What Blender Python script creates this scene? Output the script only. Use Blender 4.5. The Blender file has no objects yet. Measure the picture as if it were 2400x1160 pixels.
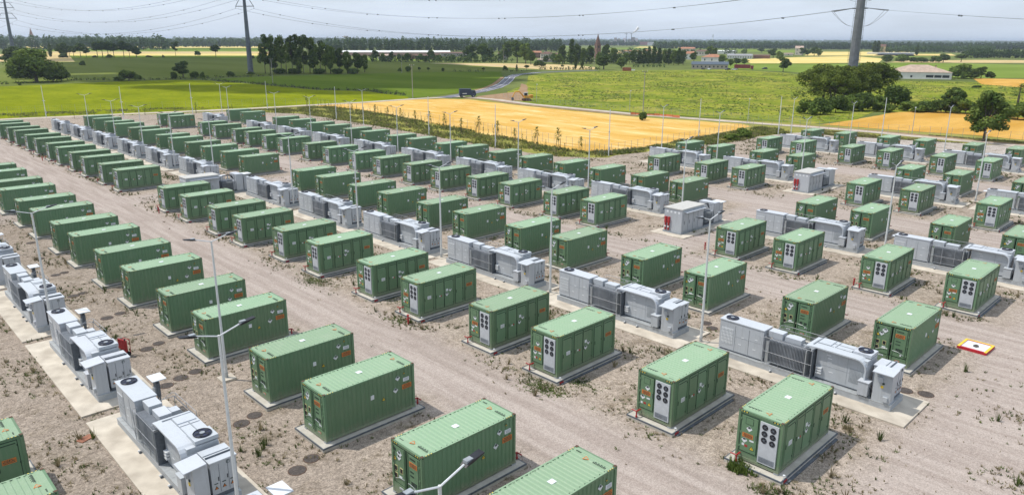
import bpy, math, random
from mathutils import Vector, Matrix
R=math.radians
random.seed(7)
S=bpy.context.scene
COL=S.collection
# ------------------------------------------------------------------ camera model (metres; X,Y follow the yard grid)
FPX=1707.0; PITCH=R(15.872); ROLL=R(0.15); TH=R(46.01); CAMZ=21.686
def ray(px,py):
    X=(px-1200)/FPX; Y=(py-580)/FPX
    c,s=math.cos(-ROLL),math.sin(-ROLL); X,Y=c*X-s*Y,s*X+c*Y
    f=math.cos(PITCH)-Y*math.sin(PITCH); z=-math.sin(PITCH)-Y*math.cos(PITCH)
    return X,f,z
def g(px,py,z=0.0):
    """ground point (x,y) seen at photo pixel px,py, at height z"""
    X,f,zz=ray(px,py); t=(z-CAMZ)/zz; x=X*t; y=f*t
    return (x*math.sin(TH)+y*math.cos(TH), -x*math.cos(TH)+y*math.sin(TH))
def mpp(px,py):
    """metres per photo pixel for something standing at that ground pixel"""
    x,y=g(px,py); return math.hypot(x,y)/FPX/1.0
def rise(px,ybase,ytop):
    x,y=g(px,ybase); d=math.hypot(x,y)
    X,f,zz=ray(px,ytop); return CAMZ+zz/math.hypot(X,f)*d
# ------------------------------------------------------------------ materials
MATS={}
def mat(name,col,rough=.7,metal=0.0,var=.12,scale=3.0,col2=None,bump=0.0,bscale=20.0,obj=True,rnd=0.0,spec=.4,coord='Object',detail=4.0,trans=0.0):
    if name in MATS: return MATS[name]
    m=bpy.data.materials.new(name); m.use_nodes=True; nt=m.node_tree; N=nt.nodes; L=nt.links
    b=N['Principled BSDF']; b.inputs['Roughness'].default_value=rough; b.inputs['Metallic'].default_value=metal
    b.inputs['Specular IOR Level'].default_value=spec
    tc=N.new('ShaderNodeTexCoord'); no=N.new('ShaderNodeTexNoise'); no.inputs['Scale'].default_value=scale; no.inputs['Detail'].default_value=detail
    L.new(tc.outputs[coord],no.inputs['Vector'])
    cr=N.new('ShaderNodeValToRGB'); 
    c2=col2 if col2 else tuple(c*(1+var) for c in col); c1=col if col2 else tuple(c*(1-var) for c in col)
    cr.color_ramp.elements[0].color=(*c1,1); cr.color_ramp.elements[1].color=(*c2,1)
    cr.color_ramp.elements[0].position=.32; cr.color_ramp.elements[1].position=.68
    L.new(no.outputs['Fac'],cr.inputs['Fac']); out=cr.outputs['Color']
    if rnd>0:
        oi=N.new('ShaderNodeObjectInfo'); hs=N.new('ShaderNodeHueSaturation')
        mr=N.new('ShaderNodeMapRange'); mr.inputs['To Min'].default_value=1-rnd; mr.inputs['To Max'].default_value=1+rnd
        L.new(oi.outputs['Random'],mr.inputs['Value']); L.new(mr.outputs['Result'],hs.inputs['Value']); L.new(out,hs.inputs['Color']); out=hs.outputs['Color']
    L.new(out,b.inputs['Base Color'])
    if bump>0:
        n2=N.new('ShaderNodeTexNoise'); n2.inputs['Scale'].default_value=bscale; n2.inputs['Detail'].default_value=6
        L.new(tc.outputs[coord],n2.inputs['Vector']); bp=N.new('ShaderNodeBump'); bp.inputs['Strength'].default_value=bump; bp.inputs['Distance'].default_value=.05
        L.new(n2.outputs['Fac'],bp.inputs['Height']); L.new(bp.outputs['Normal'],b.inputs['Normal'])
    MATS[name]=m; return m
def paint(name,col,dirt,rough=.45,rnd=.09,metal=0,streak=True):
    """weathered sheet metal paint: fine mottling, vertical rain streaks, a few dusty patches"""
    m=bpy.data.materials.new(name); m.use_nodes=True; nt=m.node_tree; N=nt.nodes; L=nt.links
    b=N['Principled BSDF']; b.inputs['Roughness'].default_value=rough; b.inputs['Metallic'].default_value=metal; b.inputs['Specular IOR Level'].default_value=.35
    tc=N.new('ShaderNodeTexCoord'); oi=N.new('ShaderNodeObjectInfo')
    add=N.new('ShaderNodeVectorMath'); add.operation='MULTIPLY_ADD'; add.inputs[1].default_value=(1,1,1)
    L.new(tc.outputs['Object'],add.inputs[0]); sc=N.new('ShaderNodeVectorMath'); sc.operation='SCALE'; sc.inputs['Scale'].default_value=.013
    L.new(oi.outputs['Location'],sc.inputs[0]); L.new(oi.outputs['Location'],add.inputs[2])
    mp=N.new('ShaderNodeMapping'); mp.inputs['Scale'].default_value=(7,7,.55); L.new(add.outputs[0],mp.inputs['Vector'])
    n1=N.new('ShaderNodeTexNoise'); n1.inputs['Scale'].default_value=1.0; n1.inputs['Detail'].default_value=5; L.new(mp.outputs[0],n1.inputs['Vector'])
    n2=N.new('ShaderNodeTexNoise'); n2.inputs['Scale'].default_value=.8; n2.inputs['Detail'].default_value=6; n2.inputs['Roughness'].default_value=.7; L.new(add.outputs[0],n2.inputs['Vector'])
    r1=N.new('ShaderNodeMapRange'); r1.inputs['From Min'].default_value=.52; r1.inputs['From Max'].default_value=.78; r1.inputs['To Max'].default_value=.45; L.new(n1.outputs['Fac'],r1.inputs['Value'])
    r2=N.new('ShaderNodeMapRange'); r2.inputs['From Min'].default_value=.5; r2.inputs['From Max'].default_value=.75; r2.inputs['To Max'].default_value=.4; L.new(n2.outputs['Fac'],r2.inputs['Value'])
    mx=N.new('ShaderNodeMath'); mx.operation='MAXIMUM'; L.new(r1.outputs[0],mx.inputs[0]); L.new(r2.outputs[0],mx.inputs[1])
    mi=N.new('ShaderNodeMix'); mi.data_type='RGBA'; mi.inputs['A'].default_value=(*col,1); mi.inputs['B'].default_value=(*dirt,1); L.new(mx.outputs[0],mi.inputs['Factor'])
    n3=N.new('ShaderNodeTexNoise'); n3.inputs['Scale'].default_value=1.7; n3.inputs['Detail'].default_value=9; n3.inputs['Roughness'].default_value=.8; L.new(mp.outputs[0],n3.inputs['Vector'])
    r3=N.new('ShaderNodeMapRange'); r3.inputs['From Min'].default_value=.64; r3.inputs['From Max'].default_value=.74; r3.inputs['To Max'].default_value=.5 if name.startswith('green') else .12; L.new(n3.outputs['Fac'],r3.inputs['Value'])
    m3=N.new('ShaderNodeMix'); m3.data_type='RGBA'; m3.inputs['B'].default_value=(.15,.095,.055,1); L.new(r3.outputs[0],m3.inputs['Factor']); L.new(mi.outputs['Result'],m3.inputs['A']); mi=m3
    sz=N.new('ShaderNodeSeparateXYZ'); L.new(tc.outputs['Object'],sz.inputs[0]); dz=N.new('ShaderNodeMath'); dz.operation='MULTIPLY_ADD'; dz.inputs[1].default_value=.9; L.new(n1.outputs['Fac'],dz.inputs[0]); L.new(sz.outputs[2],dz.inputs[2])
    dr_=N.new('ShaderNodeMapRange'); dr_.inputs['From Min'].default_value=.95; dr_.inputs['From Max'].default_value=.35; dr_.inputs['To Max'].default_value=.55; L.new(dz.outputs[0],dr_.inputs['Value'])
    m2=N.new('ShaderNodeMix'); m2.data_type='RGBA'; m2.inputs['B'].default_value=(.30,.26,.20,1); L.new(dr_.outputs[0],m2.inputs['Factor']); L.new(mi.outputs['Result'],m2.inputs['A'])
    hs=N.new('ShaderNodeHueSaturation'); mr=N.new('ShaderNodeMapRange'); mr.inputs['To Min'].default_value=1-rnd; mr.inputs['To Max'].default_value=1+rnd
    L.new(oi.outputs['Random'],mr.inputs['Value']); L.new(mr.outputs[0],hs.inputs['Value']); L.new(m2.outputs['Result'],hs.inputs['Color'])
    mh=N.new('ShaderNodeMapRange'); mh.inputs['To Min'].default_value=.49; mh.inputs['To Max'].default_value=.51; L.new(oi.outputs['Random'],mh.inputs['Value']); L.new(mh.outputs[0],hs.inputs['Hue'])
    L.new(hs.outputs['Color'],b.inputs['Base Color'])
    bp=N.new('ShaderNodeBump'); bp.inputs['Strength'].default_value=.12; bp.inputs['Distance'].default_value=.03; L.new(n2.outputs['Fac'],bp.inputs['Height']); L.new(bp.outputs['Normal'],b.inputs['Normal'])
    MATS[name]=m; return m
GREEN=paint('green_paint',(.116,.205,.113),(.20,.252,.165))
LITGREEN=paint('green_lit_roof',(.235,.345,.218),(.34,.40,.295),rough=.55)  # same green made lighter: sunlit look of the roofs put into the colour
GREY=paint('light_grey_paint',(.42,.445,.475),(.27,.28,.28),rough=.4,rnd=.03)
LITGREY=paint('grey_lit_top',(.50,.53,.57),(.38,.38,.37),rough=.4,rnd=.03)  # paler copy of the grey: light on tops and hoods put into the colour
WHITE=mat('white_panel',(.46,.485,.51),.4,var=.06)
DGREY=mat('dark_grey_steel',(.10,.115,.135),.5,var=.25,scale=6)
MGREY=mat('mid_grey_steel',(.28,.305,.33),.5,var=.15,scale=4)
GALV=mat('galvanised_steel',(.42,.44,.45),.45,metal=.3,var=.12,scale=5)
BLACK=mat('black_plastic',(.012,.013,.018),.45,var=.3)
NAVY=mat('fan_blue_black',(.012,.016,.045),.35,var=.4,scale=9)
GAPTRIM=mat('gap_shade_trim',(.022,.045,.028),.8,var=.2)  # dark trim and handles; around doors it paints in the gap shade
ORANGE=mat('orange_sticker',(.50,.16,.035),.6,var=.12,scale=12)
LABEL=mat('white_sticker',(.64,.66,.68),.5,var=.06)
YEL=mat('yellow_sticker',(.75,.52,.04),.5,var=.1)
RED=mat('red_pipe_paint',(.36,.03,.03),.45,var=.2,scale=6)
VFR=mat('vent_frame_cream',(.50,.46,.22),.6,var=.1)
INK=mat('dark_lettering',(.03,.05,.035),.7,var=.2)
RUST=mat('rusty_casting',(.10,.055,.035),.85,var=.4,scale=14)
CONC=mat('plinth_concrete',(.42,.39,.335),.9,scale=2.2,col2=(.53,.50,.44),bump=.2,rnd=.06)
SLABM=mat('slab_concrete',(.41,.36,.295),.9,scale=.8,col2=(.60,.54,.45),bump=.2,rnd=.06,detail=7)
IRON=mat('cast_iron',(.075,.062,.055),.8,var=.35,scale=9)
BARK=mat('bark',(.085,.07,.055),.95,var=.35,scale=6,bump=.6,bscale=9)
def leafmat(name,c1,c2,rnd=.12,trans=.25):
    m=mat(name,c1,.65,col2=c2,scale=.55,rnd=rnd,spec=.08)
    nt=m.node_tree; N=nt.nodes; L=nt.links; b=N['Principled BSDF']; out=N['Material Output']
    tr=N.new('ShaderNodeBsdfTranslucent'); src=b.inputs['Base Color'].links[0].from_socket; L.new(src,tr.inputs['Color'])
    mx=N.new('ShaderNodeMixShader'); mx.inputs[0].default_value=trans; L.new(b.outputs[0],mx.inputs[1]); L.new(tr.outputs[0],mx.inputs[2]); L.new(mx.outputs[0],out.inputs['Surface'])
    return m
LEAF=leafmat('broadleaf',(.052,.095,.018),(.18,.24,.045))  # tone contrast widened so lit and shaded leaf masses sit in the colour
LEAFD=leafmat('dark_foliage',(.036,.068,.016),(.125,.175,.038))
PINEM=leafmat('pine_needles',(.045,.075,.012),(.20,.245,.045))
LEAFY=leafmat('light_foliage',(.07,.115,.025),(.15,.20,.05))
WOODM=leafmat('far_woodland',(.040,.075,.024),(.11,.165,.045),rnd=.2)
DRYM=leafmat('dry_weed',(.13,.11,.06),(.30,.25,.15),trans=.3)
WEEDM=leafmat('green_weed',(.045,.07,.02),(.13,.16,.05),trans=.2)
HEDGEM=leafmat('verge_growth',(.15,.18,.035),(.36,.36,.12),trans=.3)
# ------------------------------------------------------------------ mesh builder
class MB:
    def __init__(s): s.v=[]; s.f=[]; s.m=[]; s.mats=[]
    def mi(s,m):
        if m not in s.mats: s.mats.append(m)
        return s.mats.index(m)
    def add(s,vs,fs,m):
        o=len(s.v); s.v+= [tuple(p) for p in vs]; k=s.mi(m)
        for f in fs: s.f.append([i+o for i in f]); s.m.append(k)
    def box(s,x0,x1,y0,y1,z0,z1,m,top=None):
        vs=[(x,y,z) for z in (z0,z1) for y in (y0,y1) for x in (x0,x1)]
        fs=[(0,2,3,1),(0,1,5,4),(2,6,7,3),(0,4,6,2),(1,3,7,5)]
        s.add(vs,fs,m); o=len(s.v)-8
        s.f.append([o+4,o+5,o+7,o+6]); s.m.append(s.mi(top or m))
    def bar(s,a,b,r,m,n=4,r2=None):
        a=Vector(a); b=Vector(b); d=(b-a).normalized(); u=d.orthogonal().normalized(); w=d.cross(u); r2=r if r2 is None else r2
        vs=[]; ph=math.pi/4 if n==4 else 0
        for p,rr in ((a,r),(b,r2)):
            for i in range(n):
                t=2*math.pi*i/n+ph; vs.append(p+(u*math.cos(t)+w*math.sin(t))*rr)
        fs=[(i,(i+1)%n,n+(i+1)%n,n+i) for i in range(n)]+[tuple(range(n))[::-1],tuple(range(n,2*n))]
        s.add(vs,fs,m)
    def path(s,pts,r,m,n=4):
        for a,b in zip(pts,pts[1:]): s.bar(a,b,r,m,n)
    def prism(s,poly,axis,a0,a1,m):
        """poly 2-D points, extruded along axis ('x','y','z')"""
        def P(p,a): return {'x':(a,p[0],p[1]),'y':(p[0],a,p[1]),'z':(p[0],p[1],a)}[axis]
        n=len(poly); vs=[P(p,a0) for p in poly]+[P(p,a1) for p in poly]
        fs=[(i,(i+1)%n,n+(i+1)%n,n+i) for i in range(n)]+[tuple(range(n))[::-1],tuple(range(n,2*n))]
        s.add(vs,fs,m)
    def disc(s,c,r,axis,th,m,n=16):
        d={'x':Vector((1,0,0)),'y':Vector((0,1,0)),'z':Vector((0,0,1))}[axis]; s.bar(Vector(c),Vector(c)+d*th,r,m,n)
    def build(s,name,parent=None,smooth=False):
        me=bpy.data.meshes.new(name); me.from_pydata(s.v,[],s.f)
        for m in s.mats: me.materials.append(m)
        me.polygons.foreach_set('material_index',s.m)
        if smooth: me.polygons.foreach_set('use_smooth',[True]*len(s.f))
        me.update(); o=bpy.data.objects.new(name,me); COL.objects.link(o)
        if parent: o.parent=parent
        return o
    def merge(s,o):
        k=len(s.v); s.v+=o.v; mp=[s.mi(m) for m in o.mats]
        for f,m in zip(o.f,o.m): s.f.append([i+k for i in f]); s.m.append(mp[m])
CATCOUNT={}
def tag(o,label,cat,group=None,kind=None):
    if label: o['label']=label
    if cat: o['category']=cat
    if group: o['group']=group
    if kind: o['kind']=kind
    return o
def empty(name,loc=(0,0,0),rz=0,label=None,cat=None,group=None):
    o=bpy.data.objects.new(name,None); COL.objects.link(o); o.location=loc; o.rotation_euler=(0,0,rz); o.empty_display_size=.3
    return tag(o,label,cat,group)
KIDS={}; JIT=('hazard_diamond','orange_placard','white_label','warning_triangle','dark_plate'); jr=random.Random(99)
def kids(o):
    if o.name not in KIDS: KIDS[o.name]=list(o.children)
    return KIDS[o.name]
def copy_tree(o,parent=None):
    ks=kids(o); c=o.copy(); COL.objects.link(c)
    if parent is not None: c.parent=parent
    if parent is not None and o.name.split('.')[0] in JIT: c.location=(jr.uniform(-.05,.05) if abs(c.dimensions.x)>.1 else 0,jr.uniform(-.05,.05) if abs(c.dimensions.x)<.1 else 0,jr.uniform(-.05,.05))
    for ch in ks: copy_tree(ch,c)
    return c
ORD=['first','second','third','fourth','fifth','sixth','seventh','eighth','ninth','tenth','eleventh','twelfth','thirteenth','fourteenth','fifteenth','sixteenth','seventeenth','eighteenth','nineteenth','twentieth','twenty-first','twenty-second','twenty-third','twenty-fourth','twenty-fifth']
# ------------------------------------------------------------------ battery container
CL,CW,CH=6.058,2.438,2.84
def container(full=True):
    root=empty('battery_container'); parts=[]; body=MB()
    hx,hy=CL/2,CW/2
    def emit(mb,name,parent=None,solo=True):
        if full: return mb.build(name,parent or root)
        body.merge(mb); return root
    fr=MB()
    for sx in (-1,1):
        for sy in (-1,1):
            x0,x1=sorted((sx*hx,sx*(hx-.15))); y0,y1=sorted((sy*hy,sy*(hy-.12)))
            fr.box(x0,x1,y0,y1,.0,CH,GREEN)
            x0,x1=sorted((sx*(hx+.004),sx*(hx-.175))); y0,y1=sorted((sy*(hy+.004),sy*(hy-.16)))
            fr.box(x0,x1,y0,y1,CH-.118,CH+.008,GREEN); fr.box(x0,x1,y0,y1,-.002,.116,GREEN)
            fr.box(min(sx*(hx-.16),sx*(hx+.003)),max(sx*(hx-.16),sx*(hx+.003)),min(sy*(hy-.14),sy*(hy+.003)),max(sy*(hy-.14),sy*(hy+.003)),CH+.004,CH+.018,RUST)
            fr.disc((sx*(hx-.085),sy*(hy+.002),CH-.06),.035,'y',sy*.006,BLACK,8)
    for sy in (-1,1):
        y0,y1=sorted((sy*(hy-.001),sy*(hy-.07)))
        fr.box(-hx+.15,hx-.15,y0,y1,CH-.10,CH-.002,GREEN); fr.box(-hx+.15,hx-.15,y0,y1,.0,.16,GREEN)
    for sx in (-1,1):
        x0,x1=sorted((sx*(hx-.001),sx*(hx-.1)))
        fr.box(x0,x1,-hy+.12,hy-.12,CH-.13,CH-.002,GREEN); fr.box(x0,x1,-hy+.12,hy-.12,.0,.15,GREEN)
    # hazard stripes on the end headers and along the first stretch of the roof rails
    for sx in (-1,1):
        for sy in (-1,1):
            for k in range(7):
                y=sy*(hy-.05-.075*k); 
                x0,x1=sorted((sx*(hx+.001),sx*(hx+.004)))
                fr.box(x0,x1,min(y,y-sy*.05),max(y,y-sy*.05),CH-.10,CH-.03,YEL if k%2 else BLACK)
                x=sx*(hx-.2-.075*k); fr.box(min(x,x-sx*.05),max(x,x-sx*.05),sy*(hy-.03)-.025,sy*(hy-.03)+.025,CH-.001,CH+.004,YEL if k%2 else BLACK)
    emit(fr,'frame')
    # corrugated roof
    rf=MB(); n=22; x0=-hx+.16; L=CL-.32; vs=[]; pat=((0,.0),(.14,.026),(.5,.026),(.64,0))
    prof=[]
    for k in range(n):
        for t,h in pat: prof.append((x0+L*(k+t)/n,CH-.028+h))
    prof.append((x0+L,CH-.028))
    vs=[(x,-hy+.05,z) for x,z in prof]+[(x,hy-.05,z) for x,z in prof]; m=len(prof)
    rf.add(vs,[(i,i+1,m+i+1,m+i) for i in range(m-1)],LITGREEN)
    rf.box(-hx+.1,-hx+.3,-hy+.1,hy-.1,CH-.04,CH+.002,LITGREEN); rf.box(hx-.3,hx-.1,-hy+.1,hy-.1,CH-.04,CH+.002,LITGREEN)
    for sy in (-1,1):
        y0,y1=sorted((sy*(hy-.006),sy*(hy-.09))); rf.box(-hx+.18,hx-.18,y0,y1,CH-.03,CH+.0015,LITGREEN)
        for k in range(30): 
            x=-hx+.6+k*(CL-1.2)/29; rf.box(x-.03,x+.03,sy*(hy-.115)-.02,sy*(hy-.115)+.02,CH-.01,CH+.006,GAPTRIM if k%2 else LITGREEN)
    rf.box(-.17,.17,-.15,.15,CH-.005,CH+.006,LABEL)
    for sx in (-1,1):
        x=sx*(hx-.55)
        rf.prism([(x-.16,-.28),(x+.16,-.28),(x,.02)],'z',CH+.003,CH+.007,ORANGE); rf.prism([(x-.09,-.23),(x+.09,-.23),(x,-.06)],'z',CH+.007,CH+.01,LITGREEN)
        for j in range(9): rf.box(x-.05-.06*(j%2),x+.05,.25+j*.085,.25+j*.085+.05,CH-.001,CH+.005,INK)
        for j in range(4): rf.box(x+sx*.22-.03,x+sx*.22+.03,-.95+j*.08,-.95+j*.08+.05,CH-.001,CH+.005,INK)
    emit(rf,'roof')
    # plain corrugated side (+y)
    sd=MB(); n=21; x0=-hx+.15; L=CL-.3; prof=[]
    for k in range(n):
        for t,d in ((0,0),(.25,0),(.42,.036),(.83,.036)): prof.append((x0+L*(k+t)/n,hy-.045+d-.0))
    prof.append((x0+L,hy-.045)); m=len(prof)
    sd.add([(x,y,.16) for x,y in prof]+[(x,y,CH-.1) for x,y in prof],[(i,m+i,m+i+1,i+1) for i in range(m-1)],GREEN)
    emit(sd,'corrugated_side')
    def sticker(mb,face,a,z,w,h,m):
        """flat plate on a face: 'S' = -y side, 'N' = +y side, 'F' = -x end, 'B' = +x end; a is the coordinate along the face"""
        off={'S':hy+.006,'N':hy+.004,'F':hx-.004,'B':hx+.012}[face]
        if face=='S': mb.box(a-w/2,a+w/2,-off-.004,-off+.03,z-h/2,z+h/2,m)
        if face=='N': mb.box(a-w/2,a+w/2,off-.03,off+.004,z-h/2,z+h/2,m)
        if face=='F': mb.box(-off-.004,-off+.03,a-w/2,a+w/2,z-h/2,z+h/2,m)
        if face=='B': mb.box(off-.03,off+.004,a-w/2,a+w/2,z-h/2,z+h/2,m)
    def flat(mb,face,poly,m,lift=.0045):
        off={'S':hy+.006,'N':hy+.004,'F':hx-.004,'B':hx+.012}[face]+lift
        sgn=-1 if face in 'SF' else 1; ax='y' if face in 'SN' else 'x'
        mb.prism(poly,ax,sgn*(off-.012),sgn*off,m)
    def diamond(face,a,z,r=.2):
        mb=MB(); flat(mb,face,[(a-r,z),(a,z-r),(a+r,z),(a,z+r)],LABEL)
        for k in (-2,-1,0,1,2):
            t=k*r*.19; top=r-abs(t)-.015; flat(mb,face,[(a+t-.014,z+.01),(a+t+.014,z+.01),(a+t+.014,z+top),(a+t-.014,z+top)],INK,.0075)
        emit(mb,'hazard_diamond')
    def placard(face,a,z,w=.62,h=.3):
        mb=MB(); sticker(mb,face,a,z,w,h,ORANGE)
        for k in range(3):
            ww=w*(.36,.44,.4)[k]; zz=z+h*(.28-.28*k)
            t=-ww
            while t<ww-.03:
                l=random.choice((.03,.05,.07)); flat(mb,face,[(a+t,zz-.025),(a+min(t+l,ww),zz-.025),(a+min(t+l,ww),zz+.025),(a+t,zz+.025)],INK,.007); t+=l+.025
        emit(mb,'orange_placard')
    def tri(face,a,z,r=.13):
        mb=MB(); flat(mb,face,[(a-r,z-r*.8),(a+r,z-r*.8),(a,z+r)],INK); flat(mb,face,[(a-r*.72,z-r*.62),(a+r*.72,z-r*.62),(a,z+r*.68)],YEL,.007); flat(mb,face,[(a-.014,z-.05),(a+.014,z-.05),(a+.014,z+.04),(a-.014,z+.04)],INK,.009)
        emit(mb,'warning_triangle')
    def lab(face,a,z,w,h,m=LABEL,name='white_label'):
        mb=MB(); sticker(mb,face,a,z,w,h,m)
        if w>.25:
            for k in range(3): flat(mb,face,[(a-w*.4,z+h*(.25-.25*k)-.012),(a+w*.35,z+h*(.25-.25*k)-.012),(a+w*.35,z+h*(.25-.25*k)+.012),(a-w*.4,z+h*(.25-.25*k)+.012)],MGREY,.0065)
        emit(mb,name)
    def tetxt(face,a,z,n,s=.1):
        mb=MB()
        for j in range(n): flat(mb,face,[(a+j*s,z),(a+j*s+s*.6,z),(a+j*s+s*.6,z+s*.9),(a+j*s,z+s*.9)],INK)
        emit(mb,'stencilled_marks')
    # service-door side (-y)
    wl=MB(); wl.box(-hx+.15,hx-.15,-hy+.035,-hy+.09,.16,CH-.1,GREEN)
    for x in (-2.66,-1.5,.58,1.58): 
        for d in (0,.1): wl.box(x+d-.022,x+d+.022,-hy+.012,-hy+.05,.18,CH-.12,GREEN)
    emit(wl,'door_side_wall')
    for (a,b) in ((-2.5,-1.62),(-1.32,-.5),(-.42,.46),(.76,1.48),(1.78,2.72)):
        d=MB(); y=-hy
        d.box(a-.035,b+.035,y+.022,y+.05,.24,CH-.17,GAPTRIM); d.box(a,b,y+.006,y+.05,.275,CH-.205,GREEN)
        d.box(a+.06,b-.06,y-.0,y+.02,CH-.36,CH-.31,GAPTRIM); d.box(a+.05,a+.085,y-.012,y+.02,1.2,1.45,GAPTRIM)
        for zz in (.45,1.4,2.35): d.box(b-.02,b+.03,y-.008,y+.03,zz,zz+.09,GAPTRIM)
        emit(d,'service_door')
    lab('S',-1.95,1.42,.36,.26); lab('S',-.95,1.3,.12,.1); lab('S',-.8,1.3,.12,.1,RED,'red_label'); lab('S',-.15,1.72,.2,.2); diamond('S',.12,1.62,.15); diamond('S',-.15,1.35,.17); placard('S',2.25,1.62,.6,.26)
    # fan end (-x)
    ew=MB(); ew.box(-hx+.04,-hx+.09,-hy+.12,hy-.12,.15,CH-.13,GREEN); 
    emit(ew,'end_wall')
    dr=MB(); dr.box(-hx+.018,-hx+.05,.07,1.05,.48,2.62,GAPTRIM); dr.box(-hx+.004,-hx+.05,.11,1.01,.52,2.58,GREEN)
    dr.box(-hx-.004,-hx+.03,.35,.78,2.12,2.5,GAPTRIM); dr.box(-hx-.008,-hx+.03,.37,.76,2.14,2.48,GREEN)
    for z in (.7,1.5,2.3): dr.box(-hx-.02,-hx+.03,1.0,1.07,z,z+.1,GREEN)
    dr.box(-hx-.03,-hx+.02,.14,.17,1.35,1.65,DGREY)
    dr.bar((-hx-.025,.1,.5),(-hx-.025,.1,2.6),.018,GREEN)
    emit(dr,'end_door')
    fp=MB(); fp.box(-hx-.03,-hx+.05,-1.02,-.03,.24,2.58,WHITE); fp.box(-hx-.036,-hx-.03,-.96,-.09,.3,.62,MGREY)
    for k in range(6): fp.box(-hx-.042,-hx-.036,-.94,-.11,.33+k*.045,.345+k*.045,DGREY)
    pf=emit(fp,'cooling_panel')
    for i in range(2):
        for j in range(3):
            f=MB(); c=(-hx-.034,-.30-.45*i,2.33-.37*j-.03*i); f.disc(c,.165,'x',-.012,BLACK,14); f.disc((c[0]-.012,c[1],c[2]),.045,'x',-.012,DGREY,8)
            for k in range(5):
                t=k*1.2566+i; f.bar((c[0]-.016,c[1],c[2]),(c[0]-.016,c[1]+.15*math.cos(t),c[2]+.15*math.sin(t)),.010,DGREY,3)
            if full: f.build('fan',pf)
            else: body.merge(f)
    diamond('F',.56,1.92,.17); diamond('F',.78,1.18,.17); placard('F',.58,1.5,.6,.26); tri('F',.36,.84,.14); lab('F',.85,.86,.13,.13); lab('F',.66,.86,.16,.13,RED,'red_label'); lab('F',.4,1.28,.24,.09)
    # cargo-door end (+x)
    for s in (-1,1):
        d=MB(); y0,y1=sorted((s*.035,s*1.08))
        d.box(hx-.06,hx-.02,y0,y1,.62,2.66,GAPTRIM); d.box(hx-.05,hx-.0,y0+.025,y1-.025,.65,2.63,GREEN)
        for z in (1.25,1.95): d.box(hx-.02,hx+.008,y0+.06,y1-.06,z,z+.05,GREEN)
        d.bar((hx+.03,s*.14,.3),(hx+.03,s*.14,2.7),.02,GREEN,6); d.bar((hx+.03,s*.97,.62),(hx+.03,s*.97,2.64),.014,GAPTRIM,6)
        d.path([(hx+.035,s*.14,1.05),(hx+.035,s*.55,1.02),(hx+.035,s*.9,.85)],.014,GALV)
        for z in (.8,1.5,2.2): d.box(hx-.02,hx+.03,s*1.04-.04,s*1.04+.04,z,z+.1,GREEN)
        d.box(hx-.05,hx+.002,y0,y1,.17,.58,GREEN); 
        emit(d,'cargo_door')
    for (a,z) in ((-.86,1.42),(-.42,1.42),(-.86,1.02)):
        v=MB(); v.box(hx-.01,hx+.016,a-.12,a+.12,z-.15,z+.15,VFR); v.box(hx+.016,hx+.02,a-.092,a+.092,z-.12,z+.12,BLACK); emit(v,'vent_grille')
    diamond('B',-.5,2.32,.2); diamond('B',-.62,2.08,.17); tri('B',-.9,2.0,.14); placard('B',.52,2.1,.6,.26); tetxt('B',.3,2.42,5,.09); tetxt('B',.3,1.72,4,.08); tetxt('B',.3,1.5,4,.08); lab('B',.42,1.14,.2,.2,INK,'dark_plate'); lab('B',.7,1.14,.2,.2,INK,'dark_plate'); lab('B',-.45,1.1,.24,.09); lab('B',.68,.86,.1,.12); lab('B',-.5,.44,.3,.1); lab('B',.55,.36,.3,.1,ORANGE,'orange_label'); lab('B',-.95,2.42,.12,.14,INK,'dark_plate')
    # plain side decals
    lab('N',-.1,1.6,.22,.26); tri('N',-.75,1.3,.13); diamond('N',-1.62,1.5,.18); diamond('N',-1.85,2.25,.17); placard('N',-2.42,1.62,.66,.3); lab('N',-2.45,2.05,.42,.22); tri('N',-2.3,2.5,.08)
    # red fire pipes and valves, mast of the earth cable
    fpz=MB(); P=[(-hx+.02,.95,.34),(-hx-.36,.95,.34),(-hx-.36,.95,-.3)]; fpz.path(P,.045,RED,6); fpz.path([(-hx-.36,.95,.34),(-hx-.36,1.3,.34)],.04,RED,6)
    fpz.disc((-hx-.36,.95,.0),.07,'z',.04,RED,8)
    emit(fpz,'fire_pipe')
    vv=MB(); vv.box(-hx-.15,-hx+.2,-hy-.42,-hy-.27,-.28,-.12,RED); vv.bar((-hx-.05,-hy-.34,-.12),(-hx-.05,-hy-.34,.12),.025,LABEL,6); vv.disc((-hx-.05,-hy-.34,.12),.07,'z',.03,LABEL,8); vv.bar((-hx-.1,-hy-.3,-.2),(-hx+.35,-hy-.2,-.2),.03,RED,6)
    emit(vv,'drain_valve')
    if not full: body.build('body',root)
    return root
def plinth():
    mb=MB(); hx,hy=3.42,1.56
    mb.box(-hx,hx,-hy,hy,0,.225,CONC)
    for a in ((-hx-.05,hx+.05,-hy-.05,-hy),(-hx-.05,hx+.05,hy,hy+.05)): mb.box(*a,.0,.15,CONC); mb.box(*a,.15,.24,DGREY)
    for a in ((-hx-.05,-hx,-hy,hy),(hx,hx+.05,-hy,hy)): mb.box(*a,.0,.15,CONC); mb.box(*a,.15,.24,DGREY)
    for sx in (-1,1):
        for sy in (-1,1): mb.box(sx*2.9-.15,sx*2.9+.15,sy*1.1-.12,sy*1.1+.12,.22,.298,MGREY)
    mb.box(-2.6,2.6,-1.0,1.0,.22,.29,DGREY)
    mb.box(-hx+.3,hx-.3,-hy-.22,-hy-.05,.0,.06,DGREY)
    return mb
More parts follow.
